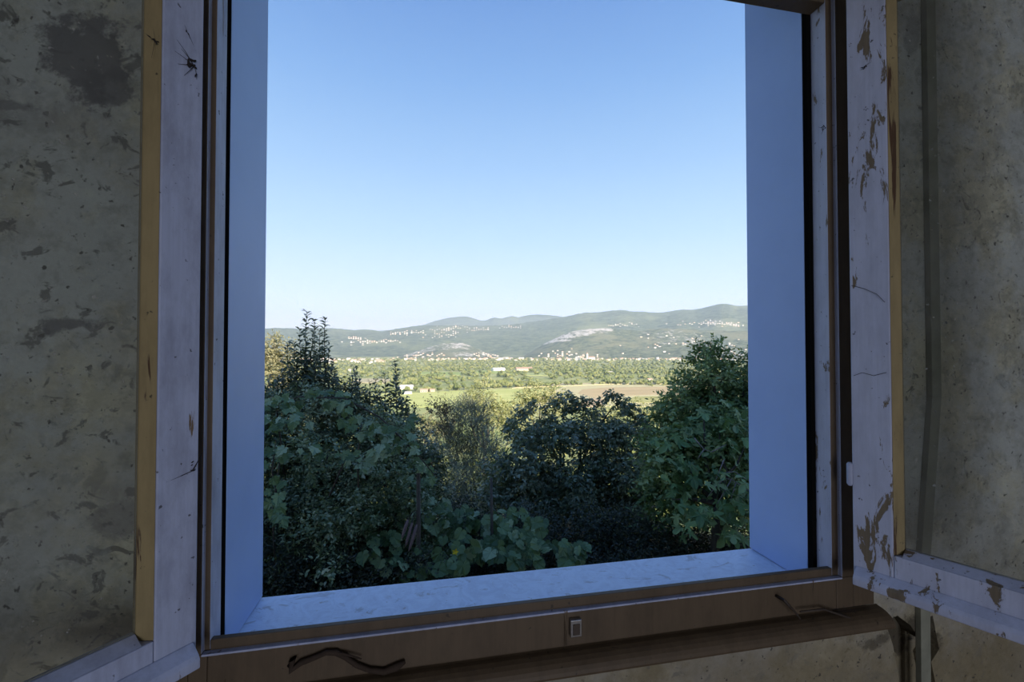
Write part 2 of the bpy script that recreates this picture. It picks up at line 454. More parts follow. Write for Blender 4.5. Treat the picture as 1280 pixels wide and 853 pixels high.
# the white ledge of the rebate
MB().prism([(YF - .0006, -0.4503), (YR - .0003, -0.4482), (YR - .0003, -0.4475), (YF - .0006, -0.4475)], -0.3185, 0.8015, lambda u, v, s: (s, u, EYE + v)).build('rebate_ledge', M['paint'], window)
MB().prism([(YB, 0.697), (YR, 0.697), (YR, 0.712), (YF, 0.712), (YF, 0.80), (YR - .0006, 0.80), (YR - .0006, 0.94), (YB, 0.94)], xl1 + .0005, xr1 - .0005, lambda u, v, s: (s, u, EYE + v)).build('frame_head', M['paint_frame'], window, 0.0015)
# moulding under the frame
q = [(WY - .0006, -0.513)] + [(WY - 0.004 - 0.034 * sin(a), -0.514 - 0.022 * (1 - cos(a))) for a in [i * pi / 12 for i in range(7)]] + [(WY - 0.036, -0.5405), (WY - .0006, -0.5405)]
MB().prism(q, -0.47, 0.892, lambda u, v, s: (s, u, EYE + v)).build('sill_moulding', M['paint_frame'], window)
# metal keeper and a bent nail on the bottom rail
p = on_y(718, 782, YF)
k = MB().box((p.x - .010, YF - .010, p.z - .014), (p.x + .010, YF - .0002, p.z + .014))
k = k.build('latch_keeper', M['steel'], window, 0.001)
MB().box((p.x - .006, YF - .0115, p.z - .010), (p.x + .006, YF - .0101, p.z + .008)).build('keeper_slot', M['iron']).parent = k
p = on_y(970, 745, YF)
MB().tube([p + Vector((0, 0, 0)), p + Vector((0, -.02, .002)), p + Vector((.004, -.026, -.004)), p + Vector((.02, -.022, -.02)), p + Vector((.035, -.018, -.036))], [.003, .003, .0025, .002, .0016]).build('bent_nail', M['iron'], window)

# ------------------------------------------------------------------ the two open sashes
class Sash:
    def __init__(s, sgn, S, th):
        s.S = Vector((S[0], S[1], 0)); t = radians(th)
        s.d = Vector((sgn * cos(t), -sin(t), 0)); s.n = Vector((sgn * sin(t), cos(t), 0))
        s.S = s.S
    def P(s, u, v, z): return s.S + s.d * u + s.n * v + Vector((0, 0, EYE + z))
    def hit(s, px, py, off=0.0):
        r = ray(px, py); o = Vector((0, 0, EYE)); c = s.S + s.n * off
        return o + r * ((Vector((c.x, c.y, 0)) - Vector((0, 0, 0))).dot(s.n) / r.dot(s.n))
    def uz(s, p): return (p - s.S).dot(s.d), p.z - EYE
YS = 0.695
def make_sash(sgn, px0, th, px_st, px_bd, label, paint, zb, zg, hinge_py):
    sh = Sash(sgn, (YS * tan(ang(px0)), YS), th)
    w = sh.uz(sh.hit(px_st, 436))[0]
    dep = 0.020
    wb = sh.uz(sh.hit(px_bd, 436, -dep))[0]       # where the bead meets the glass
    Lh, T, zt = 0.56, 0.034, 0.705
    root = empty('window_sash', sh.P(0, -T / 2, zb))
    tag(root, label, 'window sash', 'the two open casement sashes')
    B = lambda u, v, z: sh.P(u, v, z)
    zb2 = zb + 0.026
    def bar(name, u0, u1, z0, z1, mat):
        MB().box((u0, -T, z0), (u1, 0, z1), 0, lambda q: B(*q)).build(name, mat, root, 0.0018)
    bar('hinge_stile', 0, w, zb, zt, paint)
    bar('meeting_stile', Lh - w, Lh, zb, zt, paint)
    bar('bottom_rail', w + .0004, Lh - w - .0004, zb, zg - .008, paint)
    bar('top_rail', w + .0004, Lh - w - .0004, zt - w, zt, paint)
    # drip rail along the foot of the outer face
    MB().prism([(0.0003, zb2 + .006), (0.016, zb2 - .006), (0.020, zb2 - .012), (0.020, zb + .002), (0.0003, zb - .002)], 0.004, Lh - .004,
               lambda v, z, u: B(u, v, z)).build('drip_rail', paint, root, 0.002)
    g = wb - w
    ub, uc = Lh - w - g, Lh - w
    zc0, zc1 = zg - .008, zt - w
    put = lambda u, v, s: B(u, v, s)
    MB().prism([(w + .0004, -.001), (w + g, -dep), (w + g, -T + .004), (w + .0004, -T + .004)], zc0 + .0004, zc1 - .0004, put).build('glazing_bead', M['putty'], root, 0.001)
    MB().prism([(uc - .0004, -.001), (ub, -dep), (ub, -T + .004), (uc - .0004, -T + .004)], zc0 + .0004, zc1 - .0004, put).build('glazing_bead', M['putty'], root, 0.001)
    putz = lambda z, v, s: B(s, v, z)
    MB().prism([(zc0 + .0004, -.001), (zc0 + .010, -dep), (zc0 + .010, -T + .004), (zc0 + .0004, -T + .004)], w + g + .0004, ub - .0004, putz).build('glazing_bead', paint, root, 0.001)
    MB().prism([(zc1 - .0004, -.001), (zc1 - .010, -dep), (zc1 - .010, -T + .004), (zc1 - .0004, -T + .004)], w + g + .0004, ub - .0004, putz).build('glazing_bead', M['putty'], root, 0.001)
    MB().box((w + g + .0005, -dep - .005, zc0 + .0105), (ub - .0005, -dep - .002, zc1 - .0105), 0, lambda q: B(*q)).build('glass_pane', M['glass'], root)
    if hinge_py:
        z = sh.hit(px0, hinge_py).z - EYE
        MB().tube([B(-.004, -.002, z - .022), B(-.004, -.002, z - .018), B(-.004, -.002, z + .018), B(-.004, -.002, z + .022)], [.003, .0055, .0055, .003], 10).build('hinge_knuckle', M['paint'], root, 0, True)
    return sh
SASH_L = make_sash(1, 250, 130, 198, 175, 'left open sash, whitish stile beside a broad yellow putty strip, stained plaster behind its pane', M['paint'], -0.438, -0.372, None)
SASH_R = make_sash(-1, 1063, 115, 1113, 1127, 'right open sash, its paint cracked and flaking at the foot of the stile', M['paint_peel'], -0.438, -0.360, 593)

# conduit on the wall behind the right sash
xa, xb = on_y(1164, 436, WY).x, on_y(1146, 800, WY).x
c = empty('cable_conduit', (xb, WY, 0.6)); tag(c, 'narrow painted conduit on the plaster, running down behind the right sash', 'conduit')
pts = [(xa, ZC - .01), (xa - .002, EYE - 0.10), (xb + .010, EYE - 0.45), (xb, 0.05)]
for dx, hw, name in ((-0.0045, 0.009, 'trunking'), (0.012, 0.0045, 'cable')):
    m_ = MB()
    for (x0, z0), (x1, z1) in zip(pts[:-1], pts[1:]):
        pr = [(x0 + dx - hw, z0), (x0 + dx + hw, z0), (x1 + dx + hw, z1), (x1 + dx - hw, z1)]
        m_.prism(pr, WY - (.012 if hw > .006 else .008), WY - .0006, lambda u, v, s: (u, s, v))
    m_.build(name, M['trunking'], c, 0.001)

# ------------------------------------------------------------------ dead insects, cobweb, tendril
def nest(name, label, cat, centre, n, across, along, size, legs, seed):
    """a dirty clump: lumps of debris with stray legs and threads lying on a face spanned by ACROSS and ALONG"""
    r = random.Random(seed); out = across.cross(along).normalized()
    if out.dot(-centre + Vector((0, 0, EYE))) < 0: out = -out
    m_ = MB()
    for i in range(n):
        a = r.gauss(0, .30) * size; b_ = r.gauss(0, .42) * size
        p0 = centre + across * a + along * b_ + out * size * 0.12
        q_ = (across * r.uniform(-1, 1) + along * r.uniform(-1, 1)).normalized() * size * r.uniform(.15, .4)
        m_.tube([p0 - q_, p0 - q_ * .3 + out * size * .1, p0 + q_ * .5 + out * size * .06, p0 + q_], [size * .02, size * .11, size * .09, size * .015], 5)
    for (ax, al, wd) in legs:
        e_ = centre + across * ax * size + along * al * size + out * size * .05
        m_.tube([centre + out * size * .1, centre.lerp(e_, .5) + out * size * .16, e_], [size * .05 * wd, size * .035 * wd, size * .012], 5)
    return tag(m_.build(name, M['web'], None, 0, True), label, cat)
Z = Vector((0, 0, 1))
L_, R_ = SASH_L, SASH_R
nest('spider_nest', 'dark ragged spider nest with radiating threads, high on the left sash stile', 'spider nest', L_.hit(242, 83), 9, L_.d, Z, .013,
     [(1.6, 1.9, .7), (1.2, 1.2, .8), (1.5, -.6, .8), (.9, -1.5, .9), (-.3, -1.3, .6), (1.8, .6, .6)], 3)
nest('dead_insect', 'small dead long-legged insect stuck above the spider nest on the left stile', 'insect', L_.hit(233, 39), 3, L_.d, Z, .006, [(-1.6, -2.6, 1), (-.8, -1.4, 1.4), (.4, 1.2, 1)], 5)
nest('insect_cocoon', 'curved dark cocoon with a trailing thread, lower middle of the left stile', 'cocoon', L_.hit(240, 589), 5, L_.d, Z, .008, [(3.2, -.8, 1.2), (1.8, -.4, 1.6), (-1.6, 3.0, 1.8), (-.9, 1.4, 1.8)], 8)
nest('dirt_clump', 'dirty web clump across the top of the yellow left putty strip', 'cobweb', L_.hit(193, 52, -.006), 6, L_.d, Z, .008, [(1.4, .6, 1), (.4, -3.0, .8), (-2.2, -1.0, 1.2), (.2, 2, .6)], 11)
nest('dead_moth', 'little dark moth hanging on the right frame jamb beside the stone', 'moth', on_y(1029, 162, YR - .001), 5, Vector((1, 0, 0)), Z, .009, [(-1.4, .4, 1), (-.7, -1.2, 1), (.9, .5, 1)], 14)
nest('dead_fly', 'dark speck of a dead fly near the top of the right sash stile', 'fly', R_.hit(1081, 83), 4, R_.d, Z, .007, [(1.4, .4, 1), (-1.0, -.8, 1)], 17)
for i, (pts, lab) in enumerate((
        (((1064, 357), (1080, 361), (1096, 368), (1106, 378)), 'thin sagging cobweb thread across the middle of the right sash stile'),
        (((1067, 470), (1078, 466), (1092, 470), (1108, 466)), 'thin grey thread stretched across the right stile below its middle'))):
    tag(MB().tube([R_.hit(x, y, .002) for x, y in pts], .00045, 5).build('cobweb_thread', M['web']), lab, 'cobweb')
tp = [(362, 833), (366, 824), (364, 838), (376, 829), (392, 823), (408, 816), (420, 816), (432, 822), (446, 832), (462, 838), (480, 840), (496, 834), (506, 828)]
tt = [on_y(x, y, YF - .006) for x, y in tp]
tw = MB().tube(tt, [.004, .006, .006, .0045, .004, .004, .0045, .004, .004, .004, .005, .006, .003], 7)
tw.tube([tt[5], on_y(430, 818, YF - .008), on_y(452, 824, YF - .009)], [.003, .002, .001], 5)
tag(tw.build('dry_tendril', M['twig_dry'], None, 0, True), 'knotted dry brown tendril lying along the bottom rail of the window frame', 'tendril')
tag(MB().tube([on_y(x, y, YF - .012) for x, y in ((1000, 765), (1030, 762), (1060, 772), (1069, 776), (1066, 783))], [.0015, .0022, .0028, .0035, .003], 6).build('wire', M['iron'], None, 0, True),
    'short dark wire curling over the frame moulding below the right corner', 'wire')

# ------------------------------------------------------------------ terrain
PZ = -78.45
GP = [(0, -1.6), (5, -1.75), (9, -2.5), (14, -4.2), (22, -7.0), (32, -10.5), (60, -21), (120, -42), (220, -64), (350, -76), (520, PZ), (60000, PZ)]
def ground_z(x, y):
    r = sqrt(x * x + y * y)
    if y < 0: r = min(r, 5)
    for (a, za), (b_, zb_) in zip(GP[:-1], GP[1:]):
        if r <= b_: return za + (zb_ - za) * (r - a) / (b_ - a)
    return PZ

def grid_mesh(name, rows, mats, mi=None, attrs=None, smooth=True):
    """rows: (R, C, 3) array"""
    R, C, _ = rows.shape
    v = rows.reshape(-1, 3)
    i = np.arange((R - 1) * (C - 1)); r, c_ = i // (C - 1), i % (C - 1)
    q = np.stack([r * C + c_, r * C + c_ + 1, (r + 1) * C + c_ + 1, (r + 1) * C + c_], 1)
    me = bpy.data.meshes.new(name)
    me.vertices.add(len(v)); me.vertices.foreach_set('co', v.astype(np.float32).ravel())
    me.loops.add(q.size); me.loops.foreach_set('vertex_index', q.astype(np.int32).ravel())
    me.polygons.add(len(q)); me.polygons.foreach_set('loop_start', (np.arange(len(q)) * 4).astype(np.int32))
    for m in mats: me.materials.append(m)
    for k_, a in (attrs or {}).items():
        at_ = me.attributes.new(k_, 'FLOAT', 'POINT'); at_.data.foreach_set('value', a.astype(np.float32).ravel())
    me.update(calc_edges=True); me.validate()
    if smooth: me.polygons.foreach_set('use_smooth', [True] * len(me.polygons))
    o = bpy.data.objects.new(name, me); COL.objects.link(o)
    return o

m, nt, N, L, b = new_mat('ground cover')
c = coords(nt)
soil = mix(nt, noise(nt, c, 2.5, 6), (0.010, 0.008, 0.006), (0.022, 0.018, 0.011))
gr = mix(nt, ramp(nt, noise(nt, c, 0.012, 7, 0.6), [(0.4, 0), (0.6, 1)]), (0.27, 0.31, 0.115), (0.42, 0.42, 0.19))
sx = nt.nodes.new('ShaderNodeSeparateXYZ'); g_ = nt.nodes.new('ShaderNodeNewGeometry'); L.new(g_.outputs['Position'], sx.inputs[0])
L.new(mix(nt, ramp(nt, math_n(nt, 'DIVIDE', sx.outputs['Y'], 40.0), [(0.45, 0), (0.9, 1)]), soil, gr), b.inputs['Base Color'])
b.inputs['Roughness'].default_value = 0.95; b.inputs['Specular IOR Level'].default_value = 0.1
M['ground'] = m
ph = np.radians(np.linspace(-75, 90, 120))
rr = np.array([1.0, 2, 3, 4, 5, 6, 7.5, 9, 11, 14, 18, 22, 27, 32, 42, 60, 90, 120, 170, 220, 280, 350, 430, 520, 700, 1000, 1600, 2600, 3800, 5200])
rows = np.zeros((len(rr), len(ph), 3))
for i, r in enumerate(rr):
    for j, a in enumerate(ph):
        x, y = r * sin(a), r * cos(a)
        rows[i, j] = (x, y + 0.0, ground_z(x, y) + (0.12 * sin(x * 1.7) * cos(y * 1.3) if r < 20 else 0))
ter = grid_mesh('ground', rows[:, ::-1], [M['ground']]); ter['kind'] = 'structure'

def field_mat(name, c0, c1, scale, stretch=(1, 1, 1)):
    m, nt, N, L, b = new_mat(name)
    n = noise(nt, coords(nt, stretch), scale, 7, 0.65)
    L.new(mix(nt, ramp(nt, n, [(0.35, 0), (0.65, 1)]), c0, c1), b.inputs['Base Color'])
    b.inputs['Roughness'].default_value = 0.95; b.inputs['Specular IOR Level'].default_value = 0.05
    return m
FIELDS = [
    ('meadow', [(430, 508.5), (500, 509), (600, 508.8), (640, 508), (690, 488), (640, 486), (560, 489), (500, 492), (440, 492)], ((0.47, 0.50, 0.17), (0.56, 0.56, 0.22)), 0.02),
    ('field', [(655, 508), (700, 508.5), (800, 508.5), (900, 508.5), (930, 486), (840, 481.5), (760, 481), (706, 483), (690, 489)], ((0.55, 0.50, 0.27), (0.60, 0.52, 0.30)), 0.015),
    ('ploughed_field', [(722, 492), (745, 498), (800, 494), (930, 492), (940, 483.5), (850, 483.5), (760, 484.5), (728, 487)], ((0.47, 0.365, 0.20), (0.56, 0.43, 0.245)), 0.03),
    ('ploughed_field', [(716, 508.6), (752, 508.6), (760, 499), (736, 498)], ((0.49, 0.36, 0.22), (0.55, 0.42, 0.26)), 0.03),
    ('stubble_field', [(770, 503), (850, 503.5), (900, 503), (905, 496), (850, 495), (796, 496)], ((0.36, 0.35, 0.13), (0.50, 0.47, 0.20)), 0.03),
    ('meadow', [(588, 466), (640, 466.5), (652, 463.8), (600, 463.2)], ((0.30, 0.38, 0.13), (0.38, 0.44, 0.17)), 0.012),
    ('meadow', [(520, 468), (575, 469), (580, 465.5), (528, 464.8)], ((0.30, 0.38, 0.13), (0.40, 0.44, 0.17)), 0.012),
    ('meadow', [(655, 469), (690, 469), (692, 466), (660, 466)], ((0.36, 0.40, 0.17), (0.42, 0.46, 0.2)), 0.012),
    ('stubble_field', [(640, 485), (760, 480), (900, 479.5), (900, 478), (760, 478.2), (660, 480)], ((0.50, 0.44, 0.25), (0.58, 0.50, 0.30)), 0.02),
    ('stubble_field', [(440, 478), (480, 479), (492, 474), (440, 473)], ((0.46, 0.40, 0.26), (0.5, 0.45, 0.28)), 0.02),
]
for i, (nm, poly, (c0, c1), sc) in enumerate(FIELDS):
    z = PZ + 0.5 + 0.12 * i
    m_ = MB()
    t = [on_z(x, y, z) for x, y in poly]
    n = len(t)
    m_.add(t + [p - Vector((0, 0, z - PZ + .5)) for p in t], [tuple(range(n))] + [(k_, (k_ + 1) % n, n + (k_ + 1) % n, n + k_) for k_ in range(n)])
    o = m_.build(nm, field_mat('field %d' % i, c0, c1, sc, (0.3, 1, 1)))
    o['kind'] = 'structure'

# ------------------------------------------------------------------ hills
def fbm(x, y, seed, octaves=5):
    """cheap value noise on numpy arrays"""
    r = np.random.default_rng(seed); T = r.random((256, 256)); out = np.zeros_like(x); amp, tot = 1.0, 0.0
    for o_ in range(octaves):
        xi, yi = np.floor(x).astype(int), np.floor(y).astype(int); fx, fy = x - xi, y - yi
        fx, fy = fx * fx * (3 - 2 * fx), fy * fy * (3 - 2 * fy)
        g00, g10 = T[xi % 256, yi % 256], T[(xi + 1) % 256, yi % 256]
        g01, g11 = T[xi % 256, (yi + 1) % 256], T[(xi + 1) % 256, (yi + 1) % 256]
        out += amp * ((g00 * (1 - fx) + g10 * fx) * (1 - fy) + (g01 * (1 - fx) + g11 * fx) * fy)
        tot += amp; amp *= 0.5; x, y = x * 2.03 + 17.1, y * 2.03 + 5.7
    return out / tot

def hill_mat(name, f0, f1, clear, s):
    m, nt, N, L, b = new_mat(name)
    c = coords(nt)
    n1 = noise(nt, c, 0.0016 * s, 8, 0.65); n2 = noise(nt, c, 0.016 * s, 6, 0.7); n3 = noise(nt, coords(nt, (1, .5, 2.5)), 0.011 * s, 9, 0.8)
    col = mix(nt, ramp(nt, n2, [(0.35, 0), (0.65, 1)]), f0, f1)
    col = mix(nt, ramp(nt, n1, [(0.52, 0), (0.60, 0.8)]), col, clear)
    a = N.new('ShaderNodeAttribute'); a.attribute_name = 'rock'
    rk = math_n(nt, 'ADD', a.outputs['Fac'], math_n(nt, 'MULTIPLY', math_n(nt, 'SUBTRACT', n3, 0.5), 3.4))
    col = mix(nt, ramp(nt, rk, [(0.52, 0), (0.74, 1)]), col, mix(nt, n2, (0.85, 0.80, 0.72), (0.52, 0.50, 0.46)))
    L.new(col, b.inputs['Base Color'])
    b.inputs['Roughness'].default_value = 1.0; b.inputs['Specular IOR Level'].default_value = 0.0
    bump(nt, b, n2, 0.9, 26.0)
    return m

def inside(px, py, poly):
    r = np.zeros(px.shape, bool); n = len(poly)
    for i in range(n):
        (x0, y0), (x1, y1) = poly[i], poly[(i + 1) % n]
        c_ = ((y0 > py) != (y1 > py)) & (px < (x1 - x0) * (py - y0) / (y1 - y0 + 1e-9) + x0)
        r ^= c_
    return r

def ridge(name, prof, d0, d1, mat, seed, rough, rocks=(), power=1.0, nc=760, nr=64):
    px_k = np.array([p[0] for p in prof], float); py_k = np.array([p[1] for p in prof], float)
    px = np.linspace(-500, 1700, nc)
    py = np.interp(px, px_k, py_k)
    az = YAW + np.arctan((px - 640) / F)
    zd1 = d1 * np.cos(az - YAW)
    crest = EYE + (436 - py) / F * zd1
    t = np.concatenate([np.linspace(0, 1, nr), [1.04, 1.10, 1.25, 1.5]])
    D = d0 + (d1 - d0) * t
    AZ, DD = np.meshgrid(az, D); TT = np.meshgrid(px, t)[1]
    X, Y = DD * np.sin(AZ), DD * np.cos(AZ)
    wob = fbm(X / 900.0 + 50, Y / 900.0 + 50, seed, 6)
    fold = fbm(X / 420.0 + 90, Y / 420.0 + 20, seed + 1, 5)
    S = np.clip(TT, 0, 1) ** power; S = 0.72 * S + 0.28 * (S * S * (3 - 2 * S))
    H = PZ + (crest[None, :] - PZ) * S
    amp = (crest[None, :] - PZ) * rough
    H = H + amp * (wob - 0.5) * 2 * S * (1 - np.clip(TT, 0, 1)) * 2 + amp * (fold - 0.5) * 1.3 * np.clip(TT * 4, 0, 1) * (1.0 - 0.9 * np.clip(TT, 0, 1))
    H = H + np.where(TT >= 1, -(TT - 1) * (crest[None, :] - PZ) * 0.9, 0)
    # trees along the skyline
    H = H + np.where(np.abs(TT - 1) < .01, 1, 0) * (fbm(X / 30.0, Y / 30.0, seed + 3, 2) - .5) * 16
    # the nearer slope must not stand above the line of sight to its crest
    lim = EYE + (436 - (py[None, :] + 0.7)) / F * (DD * np.cos(AZ - YAW))
    H = np.where(TT < 0.98, np.minimum(H, np.maximum(lim, PZ - 5)), H)
    rows = np.stack([X, Y, H], 2)
    zc = DD * np.cos(AZ - YAW)
    PX = np.meshgrid(px, t)[0]; PY = 436 - (H - EYE) / zc * F
    rock = np.zeros_like(H)
    for poly, k_ in rocks:
        rock = np.maximum(rock, inside(PX, PY, poly) * k_)
    for _ in range(4):
        q_ = np.pad(rock, 1, mode='edge')
        rock = (q_[1:-1, 1:-1] * 2 + q_[:-2, 1:-1] + q_[2:, 1:-1] + q_[1:-1, :-2] + q_[1:-1, 2:]) / 6
    o = grid_mesh(name, rows[:, ::-1], [mat], attrs={'rock': rock[:, ::-1]})
    o['kind'] = 'structure'
    return dict(az=az, D=D, H=H, px=px)

def ridge_point(R, px, py):
    """the first point of a ridge's slope that shows at a pixel"""
    j = int(np.argmin(np.abs(R['px'] - px))); a = R['az'][j]; zc = R['D'] * np.cos(a - YAW)
    p = 436 - (R['H'][:, j] - EYE) / zc * F
    for i in range(1, len(p)):
        if p[i] <= py: break
    else: return None
    f = (p[i - 1] - py) / max(1e-6, p[i - 1] - p[i])
    d = R['D'][i - 1] + f * (R['D'][i] - R['D'][i - 1]); h = R['H'][i - 1, j] + f * (R['H'][i, j] - R['H'][i - 1, j])
    return Vector((d * sin(a), d * cos(a), h))

FARP = [(-500, 400), (0, 405), (300, 414), (420, 417), (500, 412), (527, 407), (545, 401), (560, 397.8), (572, 396), (582, 395.8), (592, 398), (601, 401), (608, 400.5), (617, 397), (627, 398.6),
        (634, 396.5), (640, 395), (647, 397), (654, 395.5), (664, 393.5), (680, 393.6), (695, 395), (715, 398), (760, 402), (900, 404), (1700, 404)]
MIDP = [(-500, 395), (200, 406), (331, 411), (345, 410.2), (370, 410.6), (400, 410), (425, 411), (445, 413), (452, 412), (466, 412.5), (477, 415.6), (490, 412.5), (502, 410), (515, 408.3), (530, 407), (560, 407),
        (600, 407.5), (640, 406), (670, 402), (695, 398), (712, 395), (722, 392.5), (732, 391), (750, 390.5), (765, 388.5), (776, 387.5), (790, 389.5), (806, 390), (815, 391), (826, 391), (840, 389),
        (853, 387.3), (868, 387), (876, 386), (886, 383.5), (896, 380.5), (902, 379.3), (912, 380), (920, 382), (934, 382), (960, 380), (1100, 384), (1700, 390)]
FRP = [(-500, 436), (200, 440), (400, 445), (470, 447), (500, 446), (520, 440), (538, 434), (552, 430), (565, 429), (578, 429), (590, 433), (604, 440), (630, 446), (655, 445), (668, 437), (684, 428),
       (700, 420), (715, 414.5), (735, 411.5), (760, 410.5), (775, 412), (800, 413.5), (826, 411), (850, 411.5), (880, 413), (935, 414), (1100, 420), (1700, 430)]
ROCK = [([(664, 437), (678, 424), (700, 411), (716, 404), (764, 404), (768, 415), (740, 418.5), (722, 422), (712, 427), (694, 428), (682, 431)], 0.72),
        ([(546, 424), (580, 424), (594, 433), (588, 438), (570, 436), (552, 438)], 0.62), ([(564, 440), (592, 439), (594, 446), (566, 447)], 0.58),
        ([(496, 446), (520, 437), (548, 431), (549, 437), (524, 443), (505, 447)], 0.60), ([(596, 438), (640, 442), (640, 446), (598, 446)], 0.45),
        ([(912, 441), (940, 440), (940, 445), (912, 446)], 0.58), ([(800, 414), (860, 412), (890, 424), (870, 436), (820, 430)], 0.40)]
M['hill_far'] = hill_mat('far wooded hills', (0.035, 0.055, 0.038), (0.135, 0.170, 0.110), (0.15, 0.18, 0.10), 0.6)
M['hill_mid'] = hill_mat('wooded hills', (0.030, 0.052, 0.024), (0.180, 0.215, 0.125), (0.20, 0.23, 0.12), 0.8)
M['hill_front'] = hill_mat('scrubby hills', (0.032, 0.055, 0.020), (0.220, 0.245, 0.140), (0.25, 0.25, 0.14), 1.3)
R_FAR = ridge('distant_hills', FARP, 7600, 9800, M['hill_far'], 3, 0.05)
R_MID = ridge('wooded_hills', MIDP, 4400, 6800, M['hill_mid'], 11, 0.10, [([(884, 401), (906, 398), (926, 404), (924, 411), (888, 409)], 0.50)])
R_FR = ridge('quarry_hills', FRP, 3500, 4500, M['hill_front'], 23, 0.07, ROCK)

# thin haze that fills the valley
hz, nt, N, L, b = new_mat('valley haze')
N.remove(b)
vsn = N.new('ShaderNodeVolumeScatter'); vsn.inputs['Color'].default_value = (0.66, 0.84, 1.0, 1); vsn.inputs['Density'].default_value = 1.08e-4
L.new(vsn.outputs[0], N['Material Output'].inputs['Volume'])
HAZE = MB().box((-9000, 260, PZ - 60), (11000, 11500, 620)).build('haze', hz)
tag(HAZE, 'thin bluish haze filling the valley in front of the hills', 'haze', None, 'stuff')

# ------------------------------------------------------------------ leaves
def fan(outline, droop=0.25, centre=(0, 0.12), lift=0.0):
    v = [(centre[0], centre[1], 0.0)] + [(x, y, lift * abs(x) - droop * ((x - centre[0]) ** 2 + (y - centre[1]) ** 2)) for x, y in outline]
    n = len(outline)
    return np.array(v), [(0, 1 + i, 1 + (i + 1) % n) for i in range(n)]
def sym(half):
    """half outline from base to tip on the right side -> the whole outline"""
    return half + [(-x, y) for x, y in half[::-1] if abs(x) > 1e-6]
TPL = {}
TPL['ovate'] = (np.array([(0, 0, 0), (.24, .35, .06), (.19, .68, .03), (0, 1, -.14), (-.19, .68, .03), (-.24, .35, .06), (0, .5, -.02)]),
                [(0, 1, 6), (1, 2, 6), (2, 3, 6), (3, 4, 6), (4, 5, 6), (5, 0, 6)])
TPL['narrow'] = (np.array([(0, 0, 0), (.13, .4, .04), (0, 1, -.12), (-.13, .4, .04), (0, .45, -.02)]), [(0, 1, 4), (1, 2, 4), (2, 3, 4), (3, 0, 4)])
TPL['curl'] = (np.array([(0, 0, 0), (.17, .32, .10), (.15, .66, .06), (0, 1, -.32), (-.15, .66, .06), (-.17, .32, .10), (0, .35, .05), (0, .68, -.02)]),
               [(0, 1, 6), (1, 2, 7), (1, 7, 6), (2, 3, 7), (3, 4, 7), (4, 5, 7), (5, 6, 7), (5, 0, 6)])
TPL['grape'] = fan(sym([(0, .06), (.12, -.06), (.34, -.02), (.30, .14), (.52, .26), (.46, .44), (.30, .48), (.34, .66), (.16, .74), (0, 1.0)]), 0.30, (0, .18), .16)
TPL['round'] = fan(sym([(0, .10), (.10, -.04), (.30, -.03), (.48, .14), (.46, .30), (.54, .44), (.40, .62), (.30, .80), (.14, .84), (0, .98)]), 0.28, (0, .25), .20)
TPL['palm'] = fan(sym([(0, .08), (.16, .00), (.36, .04), (.22, .20), (.44, .34), (.52, .52), (.30, .42), (.20, .42), (.24, .66), (.16, .84), (0, 1.0)]), 0.30, (0, .20), .10)

class Foliage:
    def __init__(s): s.v, s.t, s.c, s.n = [], [], [], 0
    def add(s, kind, P, Y, Nn, size, tint):
        tv, tf = TPL[kind]; P, Y, Nn = np.asarray(P, float), np.asarray(Y, float), np.asarray(Nn, float)
        Y = Y / (np.linalg.norm(Y, axis=1, keepdims=True) + 1e-9)
        Xx = np.cross(Y, Nn); Xx /= np.linalg.norm(Xx, axis=1, keepdims=True) + 1e-9
        Nn = np.cross(Xx, Y); size = np.asarray(size)[:, None, None]
        V = P[:, None, :] + size * (tv[None, :, 0:1] * Xx[:, None, :] + tv[None, :, 1:2] * Y[:, None, :] + tv[None, :, 2:3] * Nn[:, None, :])
        k = len(tv); n = len(P); f = np.array(tf)
        s.v.append(V.reshape(-1, 3)); s.t.append((f[None] + (np.arange(n) * k)[:, None, None] + s.n).reshape(-1, 3))
        s.c.append(np.repeat(np.asarray(tint), k)); s.n += n * k
    def build(s, name, mat, parent=None, kind='stuff'):
        v, t, c_ = np.concatenate(s.v), np.concatenate(s.t), np.concatenate(s.c)
        if parent: v = v - np.array(parent.location)
        me = bpy.data.meshes.new(name)
        me.vertices.add(len(v)); me.vertices.foreach_set('co', v.astype(np.float32).ravel())
        me.loops.add(t.size); me.loops.foreach_set('vertex_index', t.astype(np.int32).ravel())
        me.polygons.add(len(t)); me.polygons.foreach_set('loop_start', (np.arange(len(t)) * 3).astype(np.int32))
        a = me.attributes.new('tint', 'FLOAT', 'POINT'); a.data.foreach_set('value', c_.astype(np.float32))
        me.materials.append(mat); me.update(calc_edges=True)
        o = bpy.data.objects.new(name, me); COL.objects.link(o)
        if parent: o.parent = parent
        if kind: o['kind'] = kind
        return o

def unit(v): return v / (np.linalg.norm(v, axis=-1, keepdims=True) + 1e-9)

